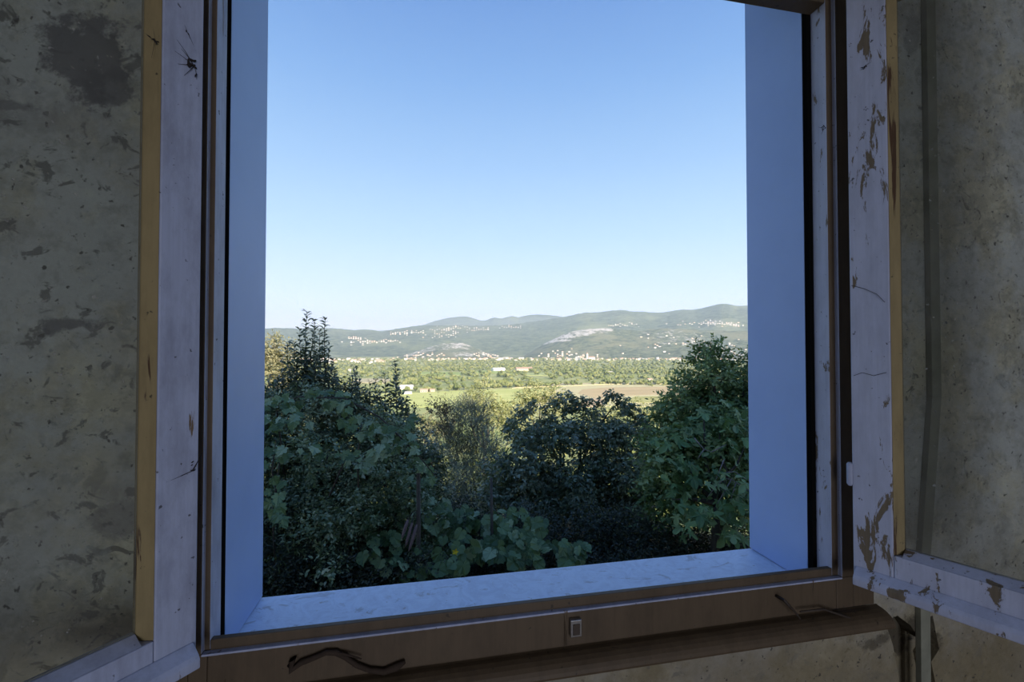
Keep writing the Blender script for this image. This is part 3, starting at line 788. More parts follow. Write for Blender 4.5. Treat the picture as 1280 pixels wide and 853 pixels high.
def sprays(fo, tw, blobs, kind, leaf, twig, per_twig, dens, up_=0.45, hang=0.25, twig_r=0.003, seed=1, flat=0.5, tint=(0, 1)):
    """twigs that leave each blob outwards, leaves set along every twig. blobs: (centre, (rx, ry, rz), weight)"""
    r = np.random.default_rng(seed)
    for ctr, rad, wgt in blobs:
        ctr = np.array(ctr); rad = np.array(rad)
        n = max(1, int(dens * wgt))
        u = unit(r.normal(size=(n, 3)))
        base = ctr + u * rad * (r.random((n, 1)) ** 0.45 * 0.86)
        d = unit(u * 0.8 + np.array([0, 0, up_]) + r.normal(size=(n, 3)) * 0.45)
        ln = twig * (0.6 + 0.7 * r.random(n))
        btint = r.normal(0.5, 0.14)
        for i in range(per_twig):
            t_ = (i + 0.7) / per_twig
            P = base + d * (ln * t_)[:, None] - np.array([0, 0, 1]) * (ln * t_ * t_ * 0.22)[:, None]
            side = unit(np.cross(d, unit(np.array([0, 0, 1.0]) + r.normal(size=(n, 3)) * 0.5)))
            Y = unit(d * (0.35 + 0.5 * t_) + side * (1 if i % 2 else -1) * 0.9 - np.array([0, 0, hang]) + r.normal(size=(n, 3)) * 0.25)
            Nn = unit(np.array([0, -0.1, flat]) + u * 0.35 + r.normal(size=(n, 3)) * 0.42)
            fo.add(kind, P, Y, Nn, leaf * (0.65 + 0.6 * r.random(n)) * (1.0 - 0.25 * t_), np.clip(btint + r.normal(size=n) * 0.2, 0, 1) * (tint[1] - tint[0]) + tint[0])
        if tw is not None:
            for i in range(0, n, 3):
                tw.tube([base[i] - d[i] * ln[i] * .4, base[i] + d[i] * ln[i] * .5, base[i] + d[i] * ln[i] - np.array([0, 0, ln[i] * .2])], [twig_r, twig_r * .7, twig_r * .3], 3)

def blob(px, py, zd, rpx, flat=1.0, w=None):
    r = rpx * zd / F
    return (at(px, py, zd), (r, r * 1.0, r * flat), (w if w is not None else (rpx / 20.0) ** 2))

def mass(pts, bottom, zd_top, zd_bot, rpx, seed, jit=0.35):
    """blobs that fill the region between a top contour (pixel points) and a bottom row"""
    r = random.Random(seed); out = []
    xs = [p[0] for p in pts]; x = xs[0]
    while x <= xs[-1]:
        y = float(np.interp(x, xs, [p[1] for p in pts])) + rpx
        while y < bottom:
            f = (y - min(p[1] for p in pts)) / max(1, bottom - min(p[1] for p in pts))
            zd = zd_top + (zd_bot - zd_top) * f
            out.append(blob(x + r.uniform(-jit, jit) * rpx, y + r.uniform(-jit, jit) * rpx, zd * r.uniform(.95, 1.06), rpx * r.uniform(.8, 1.2)))
            y += rpx * 1.15
        x += rpx * 1.15
    return out

def limbs(mb, root, tips, r0, seed, bend=0.25, n=7):
    r = random.Random(seed); root = Vector(root)
    for t_ in tips:
        t_ = Vector(t_); L0 = (t_ - root).length
        a = root.lerp(t_, .33) + Vector((r.uniform(-1, 1), r.uniform(-1, 1), r.uniform(.2, 1))) * L0 * bend * .4
        b_ = root.lerp(t_, .68) + Vector((r.uniform(-1, 1), r.uniform(-1, 1), r.uniform(.1, .8))) * L0 * bend * .4
        mb.tube([root, a, b_, t_], [r0, r0 * .7, r0 * .45, r0 * .15], n)

def trunk_of(root_o, foot, top, tips, r0, seed, mat):
    tr = MB(); f_, t_ = Vector(foot), Vector(top)
    tr.tube([f_ - Vector((0, 0, .15)), f_.lerp(t_, .3) + Vector((r0 * .6, 0, 0)), f_.lerp(t_, .7) - Vector((r0 * .5, 0, 0)), t_], [r0 * 1.25, r0, r0 * .85, r0 * .7], 9)
    tko = tr.build('trunk', mat, root_o, 0, True)
    br = MB(); limbs(br, t_, tips, r0 * .6, seed)
    o = br.build('branches', mat, None, 0, True); o['kind'] = 'stuff'
    o.parent = tko

GREEN = {
    'hedge': leaf_mat('hedge leaf', [(0.054, 0.081, 0.045), (0.111, 0.156, 0.077), (0.208, 0.260, 0.133), (0.475, 0.519, 0.327)], 0.2, rough=.35, spec=.6),
    'spire': leaf_mat('spire leaf', [(0.050, 0.075, 0.053), (0.106, 0.144, 0.088), (0.225, 0.244, 0.163)], 0.15, rough=.35, spec=0.6),
    'dark': leaf_mat('dark tree leaf', [(0.075, 0.106, 0.065), (0.156, 0.200, 0.112), (0.288, 0.325, 0.213), (0.500, 0.525, 0.388)], 0.22, rough=.35, spec=0.6),
    'mid': leaf_mat('right tree leaf', [(0.061, 0.115, 0.046), (0.128, 0.216, 0.081), (0.243, 0.324, 0.135), (0.351, 0.432, 0.203)], 0.3),
    'bramble': leaf_mat('bramble leaf', [(0.084, 0.132, 0.060), (0.144, 0.204, 0.096), (0.240, 0.300, 0.168), (0.432, 0.480, 0.336)], 0.2, spec=.5),
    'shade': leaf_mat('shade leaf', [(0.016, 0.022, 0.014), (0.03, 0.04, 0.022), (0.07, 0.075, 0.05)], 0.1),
    'olive': leaf_mat('grey green leaf', [(0.153, 0.171, 0.131), (0.262, 0.285, 0.218), (0.397, 0.418, 0.339)], 0.3),
    'rust': leaf_mat('purple brown leaf', [(0.12, 0.075, 0.06), (0.19, 0.13, 0.09), (0.26, 0.20, 0.13)], 0.3),
    'sunny': leaf_mat('yellow green leaf', [(0.288, 0.300, 0.120), (0.456, 0.450, 0.195), (0.648, 0.612, 0.315)], 0.42),
    'straw': leaf_mat('straw leaf', [(0.23, 0.21, 0.11), (0.36, 0.33, 0.18), (0.48, 0.44, 0.26)], 0.35),
}
LEAF_OBJ = {
    'grape': leaf_mat('vine leaf', [(0.065, 0.111, 0.041), (0.111, 0.176, 0.068), (0.170, 0.248, 0.104), (0.353, 0.430, 0.261)], 0.22, True, rough=.42, spec=.35),
    'round': leaf_mat('gourd leaf', [(0.064, 0.115, 0.043), (0.109, 0.178, 0.071), (0.166, 0.255, 0.109), (0.332, 0.421, 0.242)], 0.22, True, rough=.42, spec=.35),
    'palm': leaf_mat('fig leaf', [(0.068, 0.135, 0.046), (0.121, 0.223, 0.074), (0.203, 0.317, 0.121), (0.311, 0.405, 0.189)], 0.28, True, rough=.42, spec=.4),
}
LEAF_MESH = {}
def leaf_variant(kind):
    if kind not in LEAF_MESH:
        out = []
        tv, tf = TPL[kind]
        for k_ in range(4):
            r = np.random.default_rng(50 + k_ + len(kind)); v = tv.copy()
            v[1:, :2] *= 1 + r.normal(size=(len(v) - 1, 2)) * 0.05
            v[:, 2] += r.normal(size=len(v)) * 0.025
            me = bpy.data.meshes.new('leaf'); me.from_pydata([tuple(p) for p in v], [], tf); me.materials.append(LEAF_OBJ[kind])
            out.append(me)
        LEAF_MESH[kind] = out
    return random.choice(LEAF_MESH[kind])

def leaf_objects(root, kind, spots, size, seed, face=0.55):
    """single leaves as parts; spots: world points"""
    r = random.Random(seed); stems = MB()
    loc = Vector(root.location)
    for p in spots:
        p = Vector(p)
        nrm = (Vector((0, -face, 0.75)) + Vector((r.gauss(0, .35), r.gauss(0, .30), r.gauss(0, .25)))).normalized()
        y = Vector((r.gauss(0, .9), -0.6 + r.gauss(0, .4), -0.45 + r.gauss(0, .3)))
        y = (y - nrm * y.dot(nrm)).normalized(); x = y.cross(nrm).normalized()
        s = size * r.uniform(.6, 1.3)
        o = bpy.data.objects.new('leaf', leaf_variant(kind))
        mt = Matrix(((x.x, y.x, nrm.x, 0), (x.y, y.y, nrm.y, 0), (x.z, y.z, nrm.z, 0), (0, 0, 0, 1)))
        o.parent = root
        o.matrix_local = Matrix.Translation(p - loc) @ mt @ Matrix.Diagonal((s, s, s, 1))
        COL.objects.link(o)
        q_ = p + y * s * .1
        stems.tube([q_, q_ - y * s * .3 - Vector((0, 0, s * .4)), q_ - y * s * .4 - Vector((0, -.1 * s, s * 1.1))], [s * .02, s * .02, s * .015], 4)
    o = stems.build('stems', M['stem_green'], root); o['kind'] = 'stuff'

def spread(clusters, seed, mult=1.7):
    """clusters: (px, py, dx, dy, zd, n) -> world points"""
    r = random.Random(seed); out = []
    tot = sum(c_[5] for c_ in clusters); k_ = min(mult, 298.0 / tot)
    for px, py, dx, dy, zd, n in clusters:
        for _ in range(int(n * k_)):
            out.append(at(px + r.uniform(-dx, dx), py + r.uniform(-dy, dy), zd * r.uniform(.94, 1.06)))
    return out

def plant(name, label, cat, foot, group=None):
    f_ = Vector(foot); f_.z = ground_z(f_.x, f_.y)
    return tag(empty(name, f_), label, cat, group)

# ---- hedge at the left, with the vine that sprawls over it
h = plant('leafy_hedge', 'dark small-leaved hedge filling the lower left, below the upright spiky shoots', 'hedge', at(430, 700, 5.4))
fo, tw = Foliage(), MB()
top = [(90, 540), (160, 500), (230, 486), (300, 478), (335, 484), (370, 492), (420, 494), (450, 498), (480, 506), (505, 515), (525, 535), (545, 566), (556, 596)]
sprays(fo, tw, mass(top, 620, 5.7, 5.2, 26, 4), 'ovate', 0.052, 0.20, 7, 150, seed=21, flat=.35)
sprays(fo, tw, mass([(150, 640), (300, 610), (420, 600), (470, 610), (540, 620)], 780, 5.0, 4.6, 30, 5), 'ovate', 0.046, 0.22, 7, 95, seed=22, up_=.2, flat=.35)
fo.build('foliage', GREEN['hedge'], h)
o = tw.build('twigs', M['bark'], h); o['kind'] = 'stuff'
br = MB()
for i, (a, b_) in enumerate((((380, 760), (360, 520)), ((430, 760), (470, 540)), ((480, 740), (500, 560)), ((345, 760), (340, 560)), ((450, 730), (410, 560)))):
    limbs(br, at(*a, 5.3), [at(*b_, 5.2)], .02, i)
o = br.build('branches', M['bark'], h, 0, True); o['kind'] = 'stuff'

v = plant('climbing_vine', 'broad-lobed climbing vine sprawled over the hedge at the left edge', 'vine', at(345, 720, 4.3))
leaf_objects(v, 'grape', spread([(395, 496, 45, 8, 4.3, 16), (350, 512, 18, 14, 4.1, 9), (372, 522, 14, 8, 4.1, 6), (344, 530, 10, 10, 4.0, 5), (428, 508, 16, 8, 4.3, 5), (450, 524, 22, 10, 4.3, 9),
    (470, 540, 22, 14, 4.3, 11), (500, 536, 16, 16, 4.4, 7), (480, 564, 18, 10, 4.2, 7), (505, 556, 12, 8, 4.3, 4), (524, 572, 10, 14, 4.4, 5), (540, 590, 10, 12, 4.5, 4), (344, 600, 10, 40, 3.9, 8), (362, 566, 14, 8, 4.0, 5),
    (400, 565, 18, 8, 4.1, 4), (440, 580, 25, 16, 4.2, 7), (346, 640, 8, 16, 3.8, 4)], 5, 1.8), 0.100, 6)
vs_ = MB()
for pts in (((345, 740), (341, 640), (352, 560), (346, 515), (372, 496), (430, 498), (475, 522), (520, 566), (545, 596)), ((352, 640), (340, 590), (345, 550)), ((448, 610), (447, 570), (452, 530)), ((412, 620), (425, 590), (436, 565))):
    vs_.tube([at(x, y, 4.25) for x, y in pts], [.008] * (len(pts) - 1) + [.003], 5)
vs_.build('vine_stem', M['bark'], v, 0, True)

bb = plant('bramble', 'lighter small-leaved bramble sprays over the shaded lower part of the hedge', 'bramble', at(430, 735, 4.6))
fo, tw = Foliage(), MB()
sprays(fo, tw, [blob(*a) for a in ((475, 602, 4.7, 14, 1, .6), (498, 612, 4.7, 13, 1, .6), (452, 588, 4.8, 12, 1, .5), (480, 575, 4.8, 12, 1, .5), (404, 648, 4.4, 13, 1, .55), (428, 655, 4.4, 15, 1, .7), (392, 668, 4.3, 11, 1, .4), (440, 632, 4.5, 14, 1, .6),
       (460, 655, 4.4, 12, 1, .5), (384, 588, 4.6, 14, 1, .4), (398, 562, 4.7, 14, 1, .5), (372, 556, 4.6, 12, 1, .4), (402, 700, 4.2, 10, 1, .3), (415, 718, 4.1, 10, 1, .3), (360, 690, 4.2, 10, 1, .2), (510, 590, 4.8, 10, 1, .4), (345, 578, 4.4, 10, 1, .3))],
       'ovate', 0.055, 0.20, 7, 46, up_=.5, seed=91, flat=.6)
fo.build('foliage', GREEN['bramble'], bb); o = tw.build('twigs', M['stem_green'], bb); o['kind'] = 'stuff'

# ---- shrub with upright spires
def spire_shrub(label, spires, zd, seed, leaf, group, base_blobs=()):
    sb = plant('spire_shrub', label, 'shrub', at(spires[0][0], 520, zd), group)
    fo, st_ = Foliage(), MB(); r = np.random.default_rng(seed)
    for (tx, ty, bx, by, wd) in spires:
        a, b_ = np.array(at(bx, by, zd * 1.0)), np.array(at(tx, ty, zd * r.uniform(.97, 1.04)))
        Ld = np.linalg.norm(b_ - a); n = max(6, int(Ld / (leaf * 0.40)))
        ax = (b_ - a) / Ld; t_ = (np.arange(n) + .5) / n
        C_ = a + (b_ - a) * t_[:, None] + np.stack([np.sin(t_ * 7 + tx), np.cos(t_ * 6), t_ * 0], 1) * leaf * .12
        st_.tube([a - ax * .15] + [tuple(C_[i]) for i in range(0, n, max(1, n // 5))] + [b_], [.006, .005] + [.004] * (len(range(0, n, max(1, n // 5))) - 1) + [.002], 5)
        for k_ in range(3):
            phi = np.arange(n) * 2.4 + k_ * 2.09 + r.normal(size=n) * .3
            out = np.stack([np.cos(phi), np.sin(phi), np.zeros(n)], 1)
            Y = out * .85 + np.array([0, 0, .55]) + r.normal(size=(n, 3)) * .15
            sz = leaf * wd * (1.05 - .35 * t_) * r.uniform(.8, 1.2, n)
            fo.add('curl', C_ + r.normal(size=(n, 3)) * leaf * .08, Y, np.array([0, -.25, .55]) - out * .5 + r.normal(size=(n, 3)) * .45, sz, np.clip(.5 + r.normal(size=n) * .25, 0, 1))
    if base_blobs: sprays(fo, None, base_blobs, 'ovate', leaf * .6, .18, 6, 50, seed=seed + 1, flat=.3)
    fo.build('foliage', GREEN['spire'], sb)
    st_.build('stem', M['bark'], sb, 0, True)
spire_shrub('tall shrub of upright dark spires rising above the horizon, left of the view', [
    (383, 389, 384, 520, 1.0), (394, 399, 392, 520, .9), (407, 397, 404, 520, .9), (375, 411, 378, 520, .9), (400, 412, 398, 520, 1.), (366, 428, 374, 520, 1.), (390, 420, 388, 520, 1.), (410, 436, 404, 520, .9),
    (358, 428, 368, 510, 1.1), (382, 432, 382, 520, 1.), (352, 460, 360, 520, 1.), (416, 448, 408, 520, .9), (371, 445, 374, 520, 1.), (396, 440, 394, 520, 1.), (346, 470, 352, 520, 1.), (418, 460, 412, 520, 1.),
    (362, 470, 366, 520, 1.), (404, 470, 402, 520, 1.), (386, 460, 386, 520, 1.), (340, 482, 344, 525, 1.), (334, 472, 336, 525, .9)], 5.6, 31, 0.108, 'spiky shrubs over the hedge',
    [blob(384, 470, 5.7, 22), (blob(372, 490, 5.7, 24)), blob(402, 490, 5.7, 24), blob(392, 450, 5.7, 13), blob(350, 495, 5.7, 18)])
spire_shrub('lower shrub with six thin dark spires against the valley, right of the tall spiky shrub', [
    (443, 459, 445, 520, 1.1), (440, 470, 442, 520, 1.), (449, 470, 449, 520, 1.), (461, 477, 462, 525, .9), (470, 474, 470, 525, .9), (481, 467, 481, 525, .9), (494, 451, 496, 500, .95), (495, 470, 496, 530, 1.1),
    (500, 488, 502, 535, 1.), (508, 497, 510, 545, 1.), (430, 480, 432, 520, 1.), (487, 490, 488, 530, 1.), (455, 490, 456, 525, 1.), (474, 492, 476, 530, 1.), (518, 508, 518, 560, .9), (424, 488, 426, 520, 1.)], 5.9, 37, 0.100, 'spiky shrubs over the hedge',
    [blob(445, 502, 6.0, 16), blob(470, 510, 6.0, 16), blob(497, 515, 6.0, 18), blob(515, 535, 6.0, 18), blob(530, 560, 6.0, 20)])

# ---- gourd patch with stakes, pods and flower
g1 = plant('gourd_vine', 'broad-leaved gourd vine round the wooden stake, just above the middle of the sill', 'vine', at(520, 715, 4.7))
leaf_objects(g1, 'round', spread([(482, 640, 18, 10, 5.0, 12), (470, 664, 22, 12, 4.8, 12), (500, 672, 16, 16, 4.7, 10), (540, 628, 20, 10, 5.0, 12), (545, 650, 22, 10, 4.9, 14), (560, 668, 24, 10, 4.8, 12), (578, 642, 22, 8, 5.0, 12),
    (600, 655, 14, 10, 5.0, 8), (590, 688, 22, 10, 4.6, 12), (545, 690, 22, 10, 4.6, 10), (480, 702, 28, 8, 4.5, 10), (510, 712, 26, 8, 4.4, 9), (560, 708, 24, 8, 4.4, 9), (460, 690, 14, 8, 4.5, 5), (430, 660, 16, 16, 5.0, 8), (520, 606, 14, 12, 5.2, 7)], 8, 2.2), 0.115, 9)
g2 = plant('gourd_vine', 'second gourd patch, dark green, right of the flower and left of the shaded gap', 'vine', at(660, 705, 4.5))
leaf_objects(g2, 'round', spread([(640, 646, 24, 8, 5.0, 11), (630, 664, 20, 12, 4.8, 10), (655, 672, 22, 12, 4.6, 10), (650, 694, 26, 10, 4.4, 11), (690, 684, 16, 10, 4.5, 7), (722, 684, 10, 10, 4.6, 5), (720, 697, 14, 6, 4.5, 4), (625, 690, 12, 10, 4.5, 5), (670, 655, 12, 8, 4.8, 5)], 12, 2.4), 0.115, 13)
fl = MB(); pc = at(569, 690, 4.05)
for k_ in range(5):
    a = k_ * 1.257; d = Vector((cos(a), -.45, sin(a))).normalized(); s_ = d.cross(Vector((0, -1, .2))).normalized()
    fl.add([pc, pc + d * .018 + s_ * .010, pc + d * .036 + Vector((0, .008, 0)), pc + d * .018 - s_ * .010], [(0, 1, 2, 3)])
o = fl.build('flower', M['flower'], g1); o['label'] = 'bright yellow flower'
for (px, y0, y1, px2, r_, zd, lab) in ((523, 588, 690, 519, .022, 4.45, 'thick weathered wooden stake standing among the gourd leaves by the dry pods'), (614, 598, 670, 613, .016, 4.75, 'thin grey stake at the right end of the gourd leaves')):
    a, b_ = at(px, y0, zd), at(px2, y1, zd); b_.z = ground_z(b_.x, b_.y) - .1
    b_ = Vector((a.x + (b_.x - a.x) * .6, a.y, b_.z))
    tag(MB().tube([a, a.lerp(b_, .3) + Vector((.01, 0, 0)), a.lerp(b_, .7), b_], [r_ * .9, r_, r_, r_ * 1.1], 9).build('wooden_stake', M['stake'], None, 0, True), lab, 'stake')
for i, (a, b_, lab) in enumerate((((510, 650), (502, 674), 'leftmost of the three long dry pods that hang left of the thick stake'), ((515, 654), (507, 684), 'middle one of the three long dry pods left of the thick stake'), ((521, 656), (511, 690), 'longest dry pod, hanging nearest to the thick stake'))):
    p0, p1 = at(*a, 4.25), at(*b_, 4.2); t_ = [p0.lerp(p1, k_ / 7) + Vector((0, 0, 0)) for k_ in range(8)]
    pd = empty('dried_pod', p0); tag(pd, lab, 'pod', 'dry pods by the stake')
    MB().tube(t_, [.008, .014, .016, .017, .016, .015, .011, .004], 9).build('husk', M['pod'], pd, 0, True)
    top_ = at(522, 638, 4.43)
    MB().tube([p0, p0.lerp(top_, .5) + Vector((0, 0, .03)), top_], [.006, .004, .003], 5).build('stalk', M['twig_dry'], pd)

# ---- grey-green wispy shrub and rusty plume
w_ = plant('wispy_shrub', 'grey-green feathery shrub of fine upright twigs in the middle of the view', 'shrub', at(585, 640, 9.8))
fo, tw = Foliage(), MB()
bl = mass([(548, 548), (556, 518), (566, 506), (578, 498), (592, 500), (604, 506), (612, 520), (618, 545)], 650, 9.9, 8.8, 15, 44)
sprays(fo, tw, bl, 'narrow', 0.07, 0.42, 10, 120, up_=1.6, hang=-.3, seed=41, twig_r=.004)
fo.build('foliage', GREEN['olive'], w_); o = tw.build('twigs', M['bark'], w_); o['kind'] = 'stuff'
w2 = plant('rusty_shrub', 'small purple-brown plume of leaves left of the feathery grey-green shrub', 'shrub', at(548, 560, 9.2))
fo, tw = Foliage(), MB()
sprays(fo, tw, [blob(546, 508, 9.2, 7), blob(552, 514, 9.2, 9), blob(558, 522, 9.2, 9), blob(541, 518, 9.2, 6), blob(552, 536, 9.2, 12), blob(560, 512, 9.2, 6)], 'narrow', 0.09, 0.28, 8, 110, up_=1.0, seed=43)
fo.build('foliage', GREEN['rust'], w2); o = tw.build('twigs', M['bark'], w2); o['kind'] = 'stuff'

# ---- dark tree in the middle
d_ = plant('dark_tree', 'round-headed dark-leaved tree in the centre right, ploughed field showing over it', 'tree', at(722, 690, 7.2))
fo, tw = Foliage(), MB()
tops = [blob(*a) for a in ((666, 504, 7.3, 3.5), (665, 510, 7.3, 4.5), (652, 514, 7.3, 5), (644, 522, 7.3, 6), (660, 518, 7.3, 6), (636, 534, 7.3, 6), (697, 501, 7.2, 5), (691, 505, 7.2, 4), (710, 496, 7.2, 5), (722, 500, 7.2, 5),
        (733, 499, 7.2, 4.5), (736, 505, 7.2, 3), (715, 507, 7.2, 6), (703, 510, 7.2, 6), (726, 510, 7.2, 6), (684, 514, 7.2, 5), (760, 497, 7.1, 4.5), (768, 494, 7.1, 4.5), (777, 499, 7.1, 5), (752, 503, 7.1, 4), (748, 510, 7.1, 4), (785, 507, 7.1, 6),
        (792, 515, 7.1, 6), (772, 505, 7.1, 4), (780, 514, 7.1, 6), (742, 517, 7.1, 5), (803, 527, 7.1, 8), (812, 538, 7.0, 8))]
sprays(fo, tw, [(c_, r_, w_ * 1.6) for c_, r_, w_ in tops], 'ovate', 0.072, 0.10, 7, 130, up_=.2, hang=.5, seed=50, flat=.3)
bl = mass([(616, 562), (628, 544), (645, 528), (665, 524), (700, 520), (745, 520), (790, 523), (820, 548)], 552, 7.2, 7.0, 12, 61)
bl += [b for b in mass([(612, 575), (660, 552), (700, 556), (760, 552), (825, 560)], 660, 7.0, 6.4, 19, 62) if not (680 < to_px(b[0])[0] < 726 and 536 < to_px(b[0])[1] < 574)]
bl += [blob(690, 548, 6.9, 9, 1, .10), blob(704, 556, 6.9, 10, 1, .12), blob(716, 562, 6.8, 9, 1, .10), blob(698, 568, 6.7, 9, 1, .14), blob(684, 560, 6.8, 8, 1, .10), blob(722, 548, 6.9, 8, 1, .12)]
sprays(fo, tw, bl, 'ovate', 0.080, 0.16, 7, 95, up_=.25, hang=.45, seed=51, flat=.3)
fo.build('foliage', GREEN['dark'], d_); o = tw.build('twigs', M['bark'], d_); o['kind'] = 'stuff'
ft = at(722, 690, 7.2); ft.z = ground_z(ft.x, ft.y)
trunk_of(d_, ft, at(722, 640, 7.2), [at(x, y, z) for x, y, z in ((660, 530, 7.3), (690, 515, 7.2), (720, 530, 7.1), (765, 510, 7.1), (800, 535, 7.0), (640, 590, 7.), (820, 590, 6.9), (705, 560, 6.9), (740, 570, 6.7))], .075, 5, M['bark'])

# ---- right: leafy tree and the fig in front of it
t1 = plant('leafy_tree', 'tall fresh-green tree at the right jamb, its top reaching the far town', 'tree', at(905, 690, 6.2))
fo, tw = Foliage(), MB()
bl = [blob(*a) for a in ((878, 438, 6.2, 6), (886, 436, 6.2, 7), (894, 436, 6.2, 6), (872, 448, 6.2, 9), (886, 450, 6.2, 12), (898, 450, 6.2, 9), (864, 460, 6.2, 9), (906, 460, 6.2, 9), (925, 458, 6.2, 9), (938, 452, 6.2, 10), (952, 460, 6.2, 16), (858, 474, 6.2, 10),
      (850, 486, 6.2, 9), (842, 500, 6.1, 10), (836, 514, 6.1, 10), (828, 530, 6.0, 11), (818, 524, 6.0, 7))]
bl += mass([(826, 540), (850, 492), (866, 466), (885, 452), (920, 460), (960, 458), (985, 470)], 600, 6.2, 5.9, 19, 71)
sprays(fo, tw, bl, 'ovate', 0.070, 0.22, 7, 95, seed=72, flat=.3)
fo.build('foliage', GREEN['mid'], t1); o = tw.build('twigs', M['bark'], t1); o['kind'] = 'stuff'
ft = at(905, 690, 6.2); ft.z = ground_z(ft.x, ft.y)
trunk_of(t1, ft, at(900, 570, 6.1), [at(x, y, 6.15) for x, y in ((885, 450), (860, 480), (930, 470), (840, 530), (905, 500), (950, 520))], .07, 6, M['bark'])

t2 = plant('fig_tree', 'fig tree with large lobed leaves and bare grey twigs, right end of the sill', 'tree', at(897, 700, 4.9))
leaf_objects(t2, 'palm', spread([(830, 560, 16, 14, 5.2, 14), (850, 585, 20, 12, 5.1, 18), (870, 560, 20, 14, 5.2, 14), (900, 540, 26, 16, 5.3, 22), (925, 560, 20, 16, 5.1, 14), (880, 520, 26, 16, 5.5, 18), (915, 515, 26, 18, 5.4, 16), (845, 610, 16, 12, 5.0, 12),
    (838, 634, 14, 12, 4.9, 8), (862, 640, 16, 12, 4.8, 10), (885, 640, 18, 14, 4.7, 14), (910, 620, 18, 14, 4.8, 10), (925, 645, 18, 12, 4.7, 12), (905, 600, 24, 14, 4.9, 12), (870, 610, 14, 14, 4.9, 8), (860, 664, 10, 10, 4.6, 5), (915, 668, 14, 10, 4.6, 8), (945, 600, 14, 40, 4.8, 14), (856, 545, 22, 14, 5.4, 12)], 15), 0.135, 16, .5)
fo, tw = Foliage(), MB()
sprays(fo, tw, mass([(826, 560), (860, 530), (900, 520), (960, 520)], 640, 5.6, 5.3, 22, 75), 'ovate', 0.085, 0.22, 6, 40, seed=76)
fo.build('foliage', GREEN['mid'], t2)
ft = at(897, 700, 4.9); ft.z = ground_z(ft.x, ft.y)
trunk_of(t2, ft, at(896, 630, 4.95), [at(x, y, z) for x, y, z in ((850, 580, 5.1), (900, 540, 5.3), (930, 560, 5.1), (880, 520, 5.4), (840, 625, 4.9))], .055, 8, M['bark'])
bt = MB()
for pts in (((937, 602), (918, 590), (900, 592)), ((936, 614), (915, 600), (906, 598), (892, 612), (884, 622)), ((914, 600), (900, 624), (893, 636)), ((868, 548), (880, 562), (892, 566)), ((890, 565), (908, 556)), ((880, 562), (872, 574)),
            ((925, 606), (936, 622)), ((920, 604), (912, 630)), ((905, 575), (895, 600))):
    bt.tube([at(x, y, 4.75) for x, y in pts], [.007] + [.005] * (len(pts) - 2) + [.0025], 5)
o = bt.build('dead_twigs', M['bark_pale'], t2, 0, True); o['label'] = 'bare grey dead twigs'; o['kind'] = 'stuff'

# ---- dark undergrowth
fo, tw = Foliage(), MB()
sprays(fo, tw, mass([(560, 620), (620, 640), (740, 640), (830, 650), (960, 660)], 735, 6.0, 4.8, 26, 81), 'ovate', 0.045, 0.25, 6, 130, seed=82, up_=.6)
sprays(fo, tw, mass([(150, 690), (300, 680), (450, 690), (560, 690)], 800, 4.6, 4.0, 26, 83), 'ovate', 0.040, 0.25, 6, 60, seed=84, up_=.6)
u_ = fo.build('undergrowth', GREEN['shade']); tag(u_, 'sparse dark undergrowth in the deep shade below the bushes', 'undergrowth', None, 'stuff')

# ---- sunlit trees beyond the garden
def sunny_tree(label, blobs, foot, kind, leaf, dens, seed, name='sunlit_tree', trunk=.12, twig=.5):
    s_ = plant(name, label, 'tree', foot, 'sunlit trees beyond the garden')
    fo, tw = Foliage(), MB()
    sprays(fo, tw, blobs, 'ovate', leaf, twig, 7, dens, seed=seed, twig_r=.008)
    fo.build('foliage', GREEN[kind], s_); o = tw.build('twigs', M['bark'], s_); o['kind'] = 'stuff'
    f_ = Vector(foot); f_.z = ground_z(f_.x, f_.y)
    c_ = sum((Vector(b[0]) for b in blobs), Vector()) / len(blobs)
    trunk_of(s_, f_, f_.lerp(Vector((f_.x, f_.y, c_.z)), .6), [b[0] for b in blobs[:5]], trunk, seed, M['bark'])
sunny_tree('straw-coloured sunlit tree at the far left edge behind the tall spiky shrub', [blob(*a) for a in ((346, 434, 24, 12), (334, 440, 24, 14), (352, 450, 24, 14), (338, 462, 24, 18), (358, 468, 24, 14), (362, 440, 24, 8), (350, 486, 24, 18), (322, 450, 24, 16), (344, 424, 24, 6))], at(344, 560, 24), 'straw', .15, 170, 101)
sunny_tree('yellow-green sunlit tree behind the feathery shrub, in front of the meadow', [blob(*a) for a in ((598, 492, 27, 10), (590, 500, 27, 12), (610, 503, 27, 13), (580, 508, 27, 9), (625, 512, 27, 12), (600, 516, 27, 14), (618, 528, 27, 14), (636, 524, 27, 10), (606, 480, 27, 6))], at(606, 590, 27), 'sunny', .17, 150, 103)
sunny_tree('broad yellow-green sunlit tree left above the dark tree', [blob(*a) for a in ((668, 488, 30, 10), (680, 492, 30, 13), (694, 494, 30, 11), (655, 497, 30, 12), (706, 502, 30, 10), (670, 506, 30, 15), (645, 508, 30, 11), (690, 510, 30, 14), (630, 520, 30, 13), (652, 522, 30, 15), (640, 540, 30, 16), (716, 510, 30, 8))], at(668, 590, 30), 'sunny', .18, 150, 105)
sunny_tree('pale sunlit bush glowing under the arch of the dark tree', [blob(*a) for a in ((765, 514, 28, 10), (752, 520, 28, 10), (776, 520, 28, 9), (735, 530, 28, 10), (760, 532, 28, 14), (712, 548, 28, 16), (700, 560, 28, 16), (735, 550, 28, 16), (690, 545, 28, 14))], at(740, 600, 28), 'sunny', .18, 110, 107)
